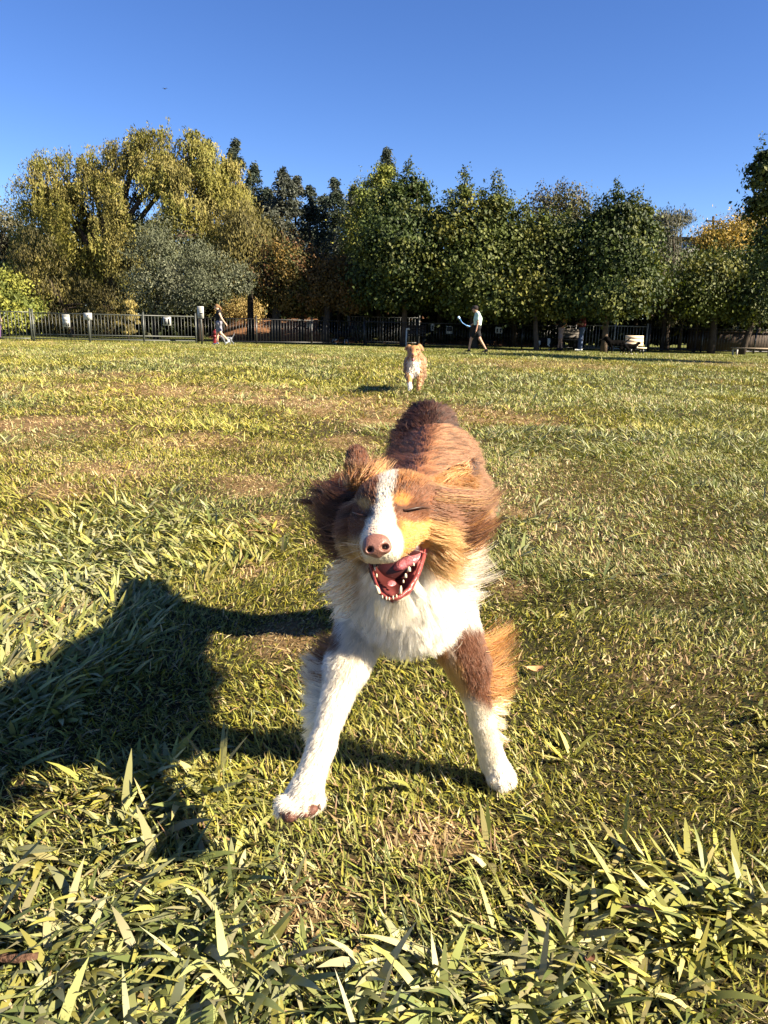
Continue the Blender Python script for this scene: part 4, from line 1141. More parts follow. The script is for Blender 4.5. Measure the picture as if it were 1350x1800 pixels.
broadleaf('maple_tree', 'dark green twin peaked tree over the bench and black dogs', 31.6, 1062, [(1082, 358, 8, 20), (1111, 370, 8, 18), (1058, 384, 10, 24), (1134, 398, 11, 26), (1030, 412, 12, 24), (1080, 380, 20, 26), (1066, 407, 30, 34), (1110, 390, 20, 24), (1110, 416, 34, 38), (1045, 436, 36, 40), (1090, 461, 54, 46), (1050, 505, 44, 44), (1120, 505, 40, 44), (1075, 525, 52, 30)], 18000, P_DARK, (0.19, 0.13), 0.12, M_BARK, G4)
broadleaf('locust_tree', 'sparse brown green tree with bare limbs showing behind the green row', 45, 985, [(975, 352, 34, 18), (1005, 348, 28, 16), (950, 372, 24, 22), (1020, 378, 22, 24), (985, 385, 40, 24), (940, 395, 20, 18)], 2600, [[0.085, 0.07, 0.035], [0.07, 0.07, 0.03]], (0.2, 0.12), 0.22, M_BARK_PALE, per=14, sig=0.35, hollow=0.7, limbs=12, twigs=3)
broadleaf('casuarina_tree', 'feathery grey green tree right of the dark twin peaked tree', 36, 1172, [(1188, 384, 20, 14), (1165, 400, 20, 18), (1150, 440, 30, 36), (1175, 470, 26, 40), (1150, 510, 36, 36), (1175, 545, 26, 24)], 8500, P_GREY, (0.18, 0.05), 0.13, droop=0.9, sig=0.3, twigs=1)
broadleaf('locust_tree', 'golden yellow tree behind the green trees at right', 41, 1300, [(1242, 432, 26, 18), (1285, 414, 36, 22), (1325, 404, 34, 24), (1275, 440, 44, 24), (1345, 420, 30, 30)], 9000, P_GOLD, (0.17, 0.09), 0.2)
broadleaf('maple_tree', 'shady green tree under the golden yellow tree at right', 33, 1252, [(1255, 478, 36, 26), (1225, 510, 34, 40), (1285, 503, 40, 40), (1240, 525, 44, 34), (1300, 515, 40, 36)], 12000, P_MID, (0.18, 0.11), 0.14, M_BARK_DARK, G4)
broadleaf('maple_tree', 'shady green tree at right edge with leaning trunk', 32.5, 1304, [(1330, 488, 34, 34), (1365, 476, 40, 50), (1330, 520, 40, 40), (1380, 515, 50, 50)], 9000, P_DARK, (0.18, 0.11), 0.13, M_BARK_DARK, G4, lean=0.3)
broadleaf('maple_tree', 'dark nearby tree cut off by the right picture edge against the sky', 23, 1400, [(1345, 295, 20, 24), (1360, 330, 36, 34), (1340, 368, 26, 18), (1375, 395, 40, 30), (1420, 340, 60, 60), (1400, 430, 60, 50), (1365, 440, 26, 24), (1440, 480, 70, 50)], 9000, P_DARK, (0.17, 0.12), 0.16, M_BARK_DARK, sig=0.25)
G5 = 'added second row of shade trees behind the fence'  # added crowns that shade the undergrowth and close gaps between the front trees
for i, (u, lab) in enumerate(((668, 'dark tree deep behind the tall middle tree'), (775, 'dark tree filling the notch left of the two peaked tree'), (905, 'dark tree filling the notch behind the man'), (1010, 'dark tree filling the gap behind the standing people'), (1118, 'dark tree behind the pale bench and pale fence'), (1215, 'dark tree behind the pergola'), (1330, 'dark tree behind the low wall at right'))):
    broadleaf('maple_tree', lab, 37.0 + (i % 2) * 0.8, u, [(u - 20, 478, 46, 34), (u + 30, 485, 46, 34), (u, 500, 62, 34), (u - 35, 512, 46, 26), (u + 40, 514, 46, 26)], 5200, P_DARK, (0.22, 0.14), 0.13, M_BARK_DARK, G5, shoots=0)
# shaded undergrowth behind the fence and the wood behind everything
um = Mesh()
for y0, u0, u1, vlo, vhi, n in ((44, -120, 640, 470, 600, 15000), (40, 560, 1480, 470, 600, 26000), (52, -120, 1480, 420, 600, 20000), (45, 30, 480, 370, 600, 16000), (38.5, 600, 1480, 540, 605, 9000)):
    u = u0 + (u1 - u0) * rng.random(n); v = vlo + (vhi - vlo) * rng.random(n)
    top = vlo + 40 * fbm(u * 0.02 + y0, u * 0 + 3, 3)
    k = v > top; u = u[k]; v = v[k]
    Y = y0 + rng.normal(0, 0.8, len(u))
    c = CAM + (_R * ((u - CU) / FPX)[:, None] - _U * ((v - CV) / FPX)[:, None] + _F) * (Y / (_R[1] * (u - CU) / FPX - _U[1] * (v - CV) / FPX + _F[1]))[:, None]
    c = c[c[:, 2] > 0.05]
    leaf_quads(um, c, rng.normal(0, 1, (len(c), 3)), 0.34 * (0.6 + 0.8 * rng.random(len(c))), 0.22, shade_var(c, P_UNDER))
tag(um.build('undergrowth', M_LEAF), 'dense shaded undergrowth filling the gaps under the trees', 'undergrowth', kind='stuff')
# ------------------------------------------------------------------ leaf littered bank behind the fence
bu = np.linspace(360, 1000, 60); bank = Mesh()
rows = []
for Y, z in ((36.5, -0.05), (38, 0.22), (41, 0.75), (45, 1.5), (50, 2.0)):
    x = np.array([WY(u, 600, Y)[0] for u in bu]); edge = smooth(360, 430, bu) * (1 - smooth(900, 1000, bu))
    rows.append(np.stack([x, np.full_like(x, Y), -0.05 + (z + 0.05) * edge + (fbm(x * 0.7, x * 0 + Y, 3) - 0.5) * 0.35 * edge], 1))
B = np.array(rows); nk = len(bu)
i = np.arange(len(rows) - 1)[:, None] * nk; j = np.arange(nk - 1)[None]
bank.add(B.reshape(-1, 3), np.stack([i + j, i + j + 1, i + nk + j + 1, i + nk + j], -1).reshape(-1, 4))
tag(bank.build('dirt_bank', paint('leaf litter', (0.15, 0.075, 0.038), 0.95, 0.1, 0, 0.45, 2.2, 0.8), None, True), 'low bank of brown leaf litter behind the fence', kind='structure')

# ------------------------------------------------------------------ fences
M_GREYSTEEL = paint('grey painted steel', (0.052, 0.058, 0.052), 0.45, 0.5, 0, 0.1, 8)
M_BLACKSTEEL = paint('black painted steel', (0.016, 0.016, 0.017), 0.4, 0.5, 0, 0.1, 8)
M_PALE = paint('grey steel painted sunlit', (0.17, 0.175, 0.175), 0.4, 0.5, 0, 0.12, 8)  # lighter grey paints sunlight onto the same kind of steel fence
_pk = {}
def fence(label, pts, H, mat, gap=0.125, posts=2.4, post_top=0.06, pick=0.017, mid=None):
    """picket fence along a ground line: posts, rails and every picket of its own"""
    pts = [np.array(p, float) for p in pts]
    f = thing('picket_fence', pts[0], label, 'fence', 'picket fences round the lawn')
    key = (mat.name, H, pick)
    if key not in _pk:
        m = Mesh(); m.box((0, 0, H / 2), (pick, pick, H - 0.08)); _pk[key] = m.data('picket', mat)
    for a, b in zip(pts[:-1], pts[1:]):
        L = np.linalg.norm(b - a); d = (b - a) / L
        rot = np.array([[d[0], -d[1], 0], [d[1], d[0], 0], [0, 0, 1]])
        n = max(int(round(L / posts)), 1)
        for i in range(n + 1):
            p = a + (b - a) * i / n
            m = Mesh(); m.box(p + [0, 0, (H + post_top) / 2 - 0.05], (0.058, 0.058, H + post_top + 0.1), rot)
            m.box(p + [0, 0, H + post_top + 0.012], (0.07, 0.07, 0.024), rot)
            m.build('post', mat, f)
        for z in (0.10, H - 0.05) + (() if mid is None else (mid,)):
            m = Mesh(); m.box((a + b) / 2 + [0, 0, z], (L - 0.06, 0.034, 0.036), rot); m.build('rail', mat, f)
        k = int(L / gap)
        for i in range(k):
            p = a + d * (i + 0.5) * gap
            o = bpy.data.objects.new('picket', _pk[key]); scene.collection.objects.link(o)
            o.parent = f; o.location = [float(c) for c in (p - pts[0])]
            o.rotation_euler = (0, 0, math.atan2(d[1], d[0]))
    return f
def FP(u, Y): return np.array([WY(u, 600, Y)[0], Y, 0.0])
fence('grey steel picket gate at the far left end of the fence', [FP(-10, 28.7), FP(57, 28.9)], 1.12, M_GREYSTEEL, 0.125, 1.5)
fence('sunlit grey picket fence left of the woman', [FP(61, 28.9), FP(345, 30.6)], 1.10, M_GREYSTEEL, 0.125, 2.2, mid=0.26)
fence('black picket fence running behind the walking people', [FP(348, 30.7), FP(640, 33.4), FP(1010, 33.6)], 1.06, M_BLACKSTEEL, 0.125, 2.4)
fence('pale grey picket fence section behind the left part of the fawn dog', [FP(612, 37.5), FP(736, 36.0)], 1.30, M_PALE, 0.15, 2.2, pick=0.03)
fence('pale grey picket fence section behind the black dogs', [FP(1022, 33.6), FP(1136, 33.8)], 1.12, M_PALE, 0.14, 1.6)
fence('shaded black picket fence at far right behind the pergola', [FP(1140, 33.9), FP(1420, 34.2)], 1.1, M_BLACKSTEEL, 0.13, 2.4)

# ------------------------------------------------------------------ signs
M_SIGN = paint('white sign board', (0.44, 0.44, 0.41), 0.6, 0.2, 0, 0.03, 4)
M_INK = paint('black sign print', (0.02, 0.02, 0.022), 0.5, 0.3)
M_INKG = paint('grey sign print', (0.25, 0.26, 0.26), 0.5, 0.3)
def sign(label, u, v, wpx, hpx, Y, marks, post=False):
    c = WY(u, v, Y); s = Y * 1.03 / FPX; w, h = wpx * s, hpx * s
    t = thing('park_sign', (c[0], c[1], c[2] - h / 2), label, 'sign', 'white signs on the fence')
    Mesh().box(c, (w, 0.012, h)).build('board', M_SIGN, t)
    if post:
        Mesh().box((c[0], c[1] + 0.035, (c[2] + h * 0.4) / 2), (0.045, 0.045, c[2] + h * 0.4)).build('post', M_GREYSTEEL, t)
    m = Mesh()
    for x, z, a, b, fig in marks:                # fractions of the board
        p = np.array([c[0] + x * w, c[1] - 0.008, c[2] + z * h])
        if fig == 'p':                           # a standing figure
            m.box(p + [0, 0, b * h * -0.12], (a * w, 0.004, b * h * 0.7)); m.ball(p + [0, 0, b * h * 0.36], (a * w * 0.36, 0.003, b * h * 0.13), 8)
        elif fig == 'd':                         # a dog figure
            m.box(p + [0, 0, b * h * 0.1], (a * w, 0.004, b * h * 0.35)); m.box(p + [a * w * 0.4, 0, b * h * 0.35], (a * w * 0.3, 0.004, b * h * 0.3))
            for q in (-0.38, 0.38): m.box(p + [a * w * q, 0.001, -b * h * 0.3], (a * w * 0.14, 0.003, b * h * 0.5))
        else: m.box(p, (a * w, 0.004, b * h))
    m.build('print', M_INK, t)
    return t
txt = lambda z0, n, w=0.7, dz=0.07: [(0, z0 - i * dz, w * (1 - 0.12 * (i % 2)), 0.022, '') for i in range(n)]
sign('upright white sign with black figures along its bottom on the grey fence', 116, 564, 12, 20, 28.9, [(0, 0.40, 0.8, 0.07, '')] + txt(0.1, 2) + [(-0.27, -0.30, 0.24, 0.26, 'd'), (0.05, -0.30, 0.16, 0.28, 'p'), (0.32, -0.30, 0.18, 0.28, 'p')])
sign('blank looking white landscape sign on a thin post by the grey fence', 154.5, 556, 13.5, 11, 28.9, [(0.02, 0.1, 0.18, 0.12, '')], True)
sign('small white sign with two dark upright boxes on the grey fence', 293.5, 564.5, 13, 14, 30.2, [(-0.22, -0.06, 0.22, 0.66, ''), (0.24, -0.06, 0.22, 0.66, ''), (0, 0.44, 0.5, 0.05, '')])
sign('tall white sign of small print on a post between grey and black fence', 352.5, 549, 10.5, 19, 30.6, txt(0.42, 5, 0.7, 0.09) + [(0.1, -0.1, 0.5, 0.1, '')] + txt(-0.25, 3, 0.6, 0.08), True)
sign('small white upright sign with dark box above the right shoulder of the fawn dog', 760.5, 575, 6, 11, 33.5, [(0, -0.05, 0.4, 0.6, '')])
sign('small white sign with two dark boxes right of the man', 877, 580.5, 11.5, 10, 33.4, [(-0.23, -0.05, 0.28, 0.62, ''), (0.24, -0.05, 0.28, 0.62, '')])
sign('dim sign with dark boxes seen past the thick trunks', 545, 571, 11, 11, 36.5, [(-0.23, -0.05, 0.1, 0.9, ''), (0.2, -0.05, 0.1, 0.9, '')])
sign('dim dark faced sign left of the man in the pale shirt', 790, 580, 10, 12, 33.5, [(0, 0.12, 0.9, 0.6, '')])

# ------------------------------------------------------------------ people
M_SKIN = paint('skin', (0.42, 0.23, 0.15), 0.5, 0.35, 0, 0.06, 20)
def cloth(name, c): return paint(name, c, 0.85, 0.15, 0, 0.15, 18, 0.2)
def person(label, foot, height, face_left, pose, colours, group=None, shade=1):
    """pose: joint name -> (forward, side, up) in metres for a 1.7 m figure"""
    s = height / 1.7; sg = -1 if face_left else 1
    foot = np.asarray(foot, float)
    def J(n):
        f, sd, z = pose[n]; return foot + np.array([sg * f, sd * sg * -1, z]) * s
    t = thing('person', foot, label, 'person', group)
    def C(a, b, ra, rb, k=0.03): return cone(J(a) if isinstance(a, str) else a, J(b) if isinstance(b, str) else b, ra * s, rb * s, 0, k)
    up = np.array([0, 0, s]); fw = np.array([sg * s, 0, 0])
    hd = J('head')
    pr = [ell(hd, (0.095 * s, 0.075 * s, 0.115 * s)), cone(hd + fw * 0.045 - up * 0.05, hd + fw * 0.06 - up * 0.085, 0.045 * s, 0.035 * s, 0, 0.02),
          cone(hd + fw * 0.09 - up * 0.005, hd + fw * 0.112 - up * 0.022, 0.012 * s, 0.015 * s, 0, 0.01),
          cone(hd - up * 0.06 - fw * 0.02, J('neck'), 0.055 * s, 0.058 * s), C('neck', 'chest', 0.08, 0.125, 0.06), C('chest', 'pelvis', 0.12, 0.12, 0.06)]
    for q in 'lr':
        pr += [C('neck', q + 'sh', 0.06, 0.06), C(q + 'sh', q + 'el', 0.052, 0.038), C(q + 'el', q + 'wr', 0.036, 0.026)]
        w = J(q + 'wr'); e = J(q + 'el'); dr = nrm(w - e)
        pr += [cone(w, w + dr * 0.07 * s, 0.030 * s, 0.026 * s, 0, 0.012)]
        for a in (-0.030, -0.010, 0.010, 0.030):
            o = np.array([0, a, 0]) * s
            pr.append(cone(w + dr * 0.07 * s + o, w + dr * 0.135 * s + o * 1.1 + fw * 0.012, 0.0115 * s, 0.010 * s, 0, 0.004))
        pr.append(cone(w + dr * 0.02 * s, w + dr * 0.075 * s + fw * 0.045, 0.012 * s, 0.009 * s, 0, 0.006))
        pr += [C(q + 'hip', q + 'kn', 0.082, 0.054), C(q + 'kn', q + 'an', 0.055, 0.034)]
    blob('body', pr, 0.0135, colours['skin'], t)
    sh = [C('neck', 'chest', 0.10, 0.15, 0.06), C('chest', 'waist', 0.148, 0.145, 0.06)]
    for q in 'lr':
        sh.append(C('neck', q + 'sh', 0.072, 0.075))
        if colours.get('sleeve', 0): sh.append(cone(J(q + 'sh'), J(q + 'sh') + (J(q + 'el') - J(q + 'sh')) * colours['sleeve'], 0.074 * s, 0.066 * s, 0, 0.03))
    blob('shirt', sh, 0.014, colours['shirt'], t)
    so = [C('waist', 'pelvis', 0.142, 0.145, 0.05)]
    leg = colours.get('leg', 0.7)
    for q in 'lr':
        h_, k_, a_ = J(q + 'hip'), J(q + 'kn'), J(q + 'an')
        if leg <= 1: so.append(cone(h_, h_ + (k_ - h_) * leg, 0.10 * s, 0.088 * s, 0, 0.04))
        else: so += [cone(h_, k_, 0.10 * s, 0.075 * s, 0, 0.04), cone(k_, k_ + (a_ - k_) * 0.95, 0.075 * s, 0.06 * s, 0, 0.03)]
    blob('trousers' if leg > 1 else 'shorts', so, 0.014, colours['shorts'], t)
    for q in 'lr':
        a = J(q + 'an'); tilt = pose.get(q + 'toe', (0.17, -0.055))
        toe = a + fw * tilt[0] + up * tilt[1]
        Mesh_o = blob('shoe', [cone(a - up * 0.03 - fw * 0.03, toe, 0.045 * s, 0.036 * s, 0, 0.02), cone(a, a - up * 0.02, 0.045 * s, 0.045 * s, 0, 0.02)], 0.010, colours['shoe'], t)
    hr = [ell(hd + up * 0.03 - fw * 0.018, (0.098 * s, 0.085 * s, 0.10 * s))]
    if colours.get('tail'):
        hr += [cone(hd - fw * 0.10 + up * 0.04, hd - fw * 0.17 - up * 0.06, 0.04 * s, 0.05 * s), cone(hd - fw * 0.17 - up * 0.06, hd - fw * 0.15 - up * 0.22, 0.05 * s, 0.02 * s)]
    hr.append(cone(hd + fw * 0.10 - up * 0.01, hd + fw * 0.09 - up * 0.07, 0.055 * s, 0.05 * s, 0, 0.01, 'sub'))
    blob('hair', hr, 0.011, colours['hair'], t)
    if 'cap' in colours:
        cp = [ell(hd + up * 0.055 - fw * 0.008, (0.108 * s, 0.095 * s, 0.085 * s)), cone(hd + fw * 0.09 + up * 0.045, hd + fw * 0.175 + up * 0.03, 0.022 * s, 0.012 * s, 0, 0.03),
              cone(hd + fw * 0.08 + up * 0.045 + np.array([0, 0.05 * s, 0]), hd + fw * 0.15 + up * 0.03 + np.array([0, 0.03 * s, 0]), 0.018 * s, 0.012 * s, 0, 0.03),
              cone(hd + fw * 0.08 + up * 0.045 - np.array([0, 0.05 * s, 0]), hd + fw * 0.15 + up * 0.03 - np.array([0, 0.03 * s, 0]), 0.018 * s, 0.012 * s, 0, 0.03),
              ell(hd - up * 0.05, (0.2 * s, 0.2 * s, 0.085 * s), op='sub', k=0.004)]
        blob('cap', cp, 0.010, colours['cap'], t)
    return t
def Pose(**k):
    p = dict(head=(0.03, 0, 1.585), neck=(-0.01, 0, 1.41), chest=(0, 0, 1.22), waist=(0, 0, 1.02), pelvis=(0, 0, 0.93), lsh=(-0.01, 0.17, 1.37), rsh=(-0.01, -0.17, 1.37), lel=(-0.03, 0.22, 1.10), rel=(-0.03, -0.22, 1.10),
             lwr=(0.05, 0.23, 0.87), rwr=(0.05, -0.23, 0.87), lhip=(0, 0.09, 0.90), rhip=(0, -0.09, 0.90), lkn=(0.03, 0.1, 0.49), rkn=(0.03, -0.1, 0.49), lan=(0, 0.1, 0.08), ran=(0, -0.1, 0.08))
    p.update(k); return p
M_HAIRB = cloth('blond hair', (0.17, 0.10, 0.05)); M_HAIRD = cloth('dark hair', (0.03, 0.02, 0.015))
M_BLACKCLOTH = cloth('black cloth', (0.014, 0.014, 0.016))
man_foot = G(837, 619.5)
man = person('man in black cap, pale green shirt and black shorts walking left across the lawn', man_foot, 1.64, True,
       Pose(head=(0.12, 0, 1.57), neck=(0.03, 0, 1.41), chest=(0, 0, 1.22), lel=(0.02, -0.25, 1.10), lsh=(0.0, -0.17, 1.36), rsh=(0.02, 0.17, 1.36), lwr=(0.06, -0.24, 0.86), rel=(0.06, 0.24, 1.10), rwr=(0.24, 0.22, 0.98),
            lkn=(-0.10, -0.09, 0.50), lan=(-0.36, -0.09, 0.11), rkn=(0.20, 0.09, 0.50), ran=(0.27, 0.09, 0.075), ltoe=(0.13, -0.085)),
       dict(skin=M_SKIN, shirt=cloth('pale green cloth', (0.42, 0.55, 0.45)), sleeve=0.62, shorts=M_BLACKCLOTH, shoe=M_BLACKCLOTH, hair=M_HAIRD, cap=cloth('dark cap cloth', (0.025, 0.02, 0.022)), leg=0.72))
# the blue ball launcher he carries
hw = man_foot + np.array([-0.24 - 0.09, -0.22, 0.95]) * (1.64 / 1.7)
lt = thing('ball_launcher', hw, 'light blue curved ball launcher held forward by the man in the cap', 'ball launcher')
m = Mesh(); pth = [hw + np.array([0.03, 0, -0.005]), hw + np.array([-0.12, 0, 0.03]), hw + np.array([-0.26, 0, 0.12]), hw + np.array([-0.35, 0, 0.25])]
m.tube(pth, [0.020, 0.016, 0.014, 0.016], 8); m.build('handle', paint('blue plastic', (0.10, 0.26, 0.55), 0.35, 0.5), lt, True)
m = Mesh(); m.tube([pth[-1], pth[-1] + [-0.02, 0, 0.02], pth[-1] + [-0.045, 0, 0.05], pth[-1] + [-0.06, 0, 0.085]], [0.018, 0.042, 0.046, 0.036], 9); m.build('cup', paint('pale blue plastic', (0.45, 0.58, 0.78), 0.35, 0.5), lt, True)

wf = G(386, 602.6); wf[1] = 29.6; wf = np.array([WY(386, 602, 29.6)[0], 29.6, 0.0])
person('woman with blond ponytail, black tank top and grey shorts walking left along the fence', wf, 1.53, True,
       Pose(head=(0.08, 0, 1.58), lel=(-0.17, -0.22, 1.11), lwr=(-0.33, -0.22, 0.90), lsh=(-0.04, -0.16, 1.36), rsh=(0.03, 0.16, 1.36), rel=(0.03, 0.22, 1.10), rwr=(0.14, 0.2, 0.92), lkn=(-0.08, -0.09, 0.50), lan=(-0.40, -0.09, 0.20), ltoe=(0.10, -0.12), rkn=(0.10, 0.09, 0.49), ran=(0.12, 0.09, 0.07)),
       dict(skin=paint('fair skin', (0.55, 0.33, 0.22), 0.5, 0.35), shirt=M_BLACKCLOTH, shorts=cloth('grey cloth', (0.17, 0.17, 0.21)), shoe=cloth('white shoe', (0.7, 0.7, 0.68)), hair=M_HAIRB, tail=True, leg=0.75))
person('standing person in dark tank top and pale shorts, hand on hip, in the tree shade', np.array([WY(985, 600, 32.6)[0], 32.6, 0]), 1.62, True,
       Pose(lel=(-0.12, -0.30, 1.14), lwr=(0.0, -0.16, 1.0), lsh=(0, -0.18, 1.37), rsh=(0, 0.18, 1.37), rel=(0.08, 0.24, 1.12), rwr=(0.24, 0.16, 1.15), lkn=(0.0, -0.1, 0.49), lan=(-0.06, -0.1, 0.08), rkn=(0.02, 0.1, 0.49), ran=(0.05, 0.12, 0.08)),
       dict(skin=M_SKIN, shirt=M_BLACKCLOTH, shorts=cloth('dusty pink cloth', (0.30, 0.22, 0.21)), shoe=M_BLACKCLOTH, hair=M_HAIRD, leg=0.85))
person('standing person in maroon shirt and blue jeans with folded arms beside the pale fence', np.array([WY(1021, 600, 32.8)[0], 32.8, 0]), 1.66, True,
       Pose(lsh=(0, -0.18, 1.37), rsh=(0, 0.18, 1.37), lel=(0.05, -0.26, 1.12), rel=(0.05, 0.26, 1.12), lwr=(0.20, 0.02, 1.17), rwr=(0.20, -0.02, 1.12), lkn=(0.02, -0.1, 0.49), lan=(0, -0.1, 0.08), rkn=(0.02, 0.1, 0.49), ran=(0.02, 0.12, 0.08)),
       dict(skin=M_SKIN, shirt=cloth('maroon cloth', (0.10, 0.025, 0.03)), sleeve=0.6, shorts=cloth('blue denim', (0.08, 0.11, 0.19)), shoe=cloth('white trainer', (0.7, 0.7, 0.68)), hair=M_HAIRD, leg=2))
person('person in purple trousers cut by the left picture edge behind the gate', np.array([WY(-2, 600, 30.5)[0], 30.5, 0]), 1.6, False,
       Pose(lkn=(0.12, 0.1, 0.49), lan=(0.10, 0.1, 0.08), rkn=(-0.02, -0.1, 0.49), ran=(-0.2, -0.1, 0.1)), dict(skin=M_SKIN, shirt=cloth('grey top', (0.2, 0.2, 0.22)), sleeve=1.0, shorts=cloth('purple cloth', (0.09, 0.05, 0.12)), shoe=M_BLACKCLOTH, hair=M_HAIRD, leg=2))

# ------------------------------------------------------------------ other dogs
M_COAT_DARK = coat('smooth dark coat', 0.9, 0.03)
def side_dog(label, foot, h, face_left, colf, head_up=0.15, gait=0.12, curly=0.0, group=None, tail_up=0.1, h_grid=0.016, patch=None):
    """standing or walking dog seen from the side; h is the height at the withers"""
    s = h / 0.55; sg = -1 if face_left else 1
    foot = np.asarray(foot, float)
    def Q(f, sd, z): return foot + np.array([sg * f, sd, z]) * s
    t = thing('dog', foot, label, 'dog', group)
    nk = Q(0.42, 0, 0.60 + head_up)
    pr = [cone(Q(0.24, 0, 0.42), Q(-0.05, 0, 0.43), 0.125 * s, 0.115 * s, 0, 0.05), cone(Q(-0.05, 0, 0.43), Q(-0.28, 0, 0.45), 0.105 * s, 0.10 * s, 0, 0.05),
          cone(Q(0.27, 0, 0.47), nk, 0.095 * s, 0.07 * s, 0, 0.05), ell(nk, (0.085 * s, 0.075 * s, 0.07 * s), k=0.03), cone(nk + np.array([sg * 0.05, 0, -0.01]) * s, nk + np.array([sg * 0.19, 0, -0.045]) * s, 0.045 * s, 0.026 * s, 0, 0.02),
          cone(Q(-0.36, 0, 0.47), Q(-0.50, 0, 0.47 + tail_up), 0.035 * s, 0.028 * s), cone(Q(-0.50, 0, 0.47 + tail_up), Q(-0.60, 0, 0.47 + 2 * tail_up), 0.03 * s, 0.012 * s)]
    for sd in (-1, 1):
        g = gait * sd
        pr += [cone(Q(0.24, sd * 0.075, 0.40), Q(0.20 + g * 0.6, sd * 0.08, 0.22), 0.058 * s, 0.034 * s), cone(Q(0.20 + g * 0.6, sd * 0.08, 0.22), Q(0.22 + g * 1.3, sd * 0.08, 0.03), 0.03 * s, 0.024 * s),
               ell(Q(0.245 + g * 1.3, sd * 0.08, 0.022), (0.045 * s, 0.03 * s, 0.022 * s)),
               cone(Q(-0.28, sd * 0.07, 0.42), Q(-0.20 - g, sd * 0.085, 0.26), 0.088 * s, 0.05 * s), cone(Q(-0.20 - g, sd * 0.085, 0.26), Q(-0.36 - g, sd * 0.085, 0.14), 0.042 * s, 0.025 * s),
               cone(Q(-0.36 - g, sd * 0.085, 0.14), Q(-0.33 - g, sd * 0.085, 0.03), 0.024 * s, 0.022 * s), ell(Q(-0.305 - g, sd * 0.085, 0.022), (0.045 * s, 0.03 * s, 0.022 * s)),
               cone(nk + np.array([-sg * 0.01, sd * 0.055, 0.04]) * s, nk + np.array([sg * 0.0, sd * 0.085, -0.04]) * s, 0.03 * s, 0.022 * s, 0, 0.012)]
    if curly:
        for _ in range(60):
            b = pr[rng.integers(0, 4)]; c = b['a'] + (b['b'] - b['a']) * rng.random() if b['t'] == 'c' else b['c']
            rr = b.get('ra', 0.07 * s)
            pr.append(ell(c + nrm(rng.normal(0, 1, 3)) * rr * 0.95, curly, k=0.02))
    loc = lambda v: np.stack([sg * (v[:, 0] - foot[0]), v[:, 1] - foot[1], v[:, 2]], 1) / s
    blob('body', pr, h_grid, M_COAT_DARK, t, lambda v: colf(loc(v)))
    Mesh().ball(nk + np.array([sg * 0.215, 0, -0.035]) * s, 0.018 * s, 8).build('nose', M_BLACK, t, True)
    return t
def black_white(q):
    c = np.tile([0.003, 0.0027, 0.0027], (len(q), 1))
    w = ((q[:, 0] > 0.50) & (q[:, 2] < 0.60)) | ((q[:, 0] > 0.33) & (q[:, 2] < 0.44) & (q[:, 2] > 0.24)) | (q[:, 2] < 0.07)
    return np.where(w[:, None], [0.75, 0.68, 0.58], c)
side_dog('black dog with white chest and muzzle walking right past the pale bench', np.array([WY(1108, 610, 29.0)[0], 29.0, 0]), 0.40, False, black_white, 0.0, 0.11, tail_up=0.02)
side_dog('curly all black dog with head low left of the pale bench', np.array([WY(1082, 610, 29.6)[0], 29.6, 0]), 0.52, True, lambda q: np.tile([0.003, 0.0027, 0.0027], (len(q), 1)), 0.0, 0.05, 0.035)
side_dog('dark dog with pale legs standing behind the fence among the trunks', np.array([WY(600, 610, 34.6)[0], 34.6, 0]), 0.56, False, lambda q: np.where((q[:, 2] < 0.22)[:, None], [0.35, 0.33, 0.3], [0.012, 0.011, 0.012]), 0.14, 0.06)
side_dog('small grey dog with raised tail following the walking woman', np.array([WY(399, 602, 29.9)[0], 29.9, 0]), 0.30, True, lambda q: np.tile([0.17, 0.18, 0.20], (len(q), 1)), 0.0, 0.10, tail_up=0.22, h_grid=0.008)
side_dog('black dog lying in shade behind the legs of the man', np.array([WY(858, 605, 33.1)[0], 33.1, 0]), 0.36, True, lambda q: np.tile([0.012, 0.011, 0.011], (len(q), 1)), 0.0, 0.1)
side_dog('black and white dog standing by the slim trunk in the shade', np.array([WY(956, 608, 32.9)[0], 32.9, 0]), 0.50, True, lambda q: np.where(((q[:, 0] > 0.2) & (q[:, 2] < 0.42) | (np.abs(q[:, 0] + 0.2) < 0.06))[:, None], [0.5, 0.5, 0.48], [0.012, 0.012, 0.013]), 0.05, 0.05)

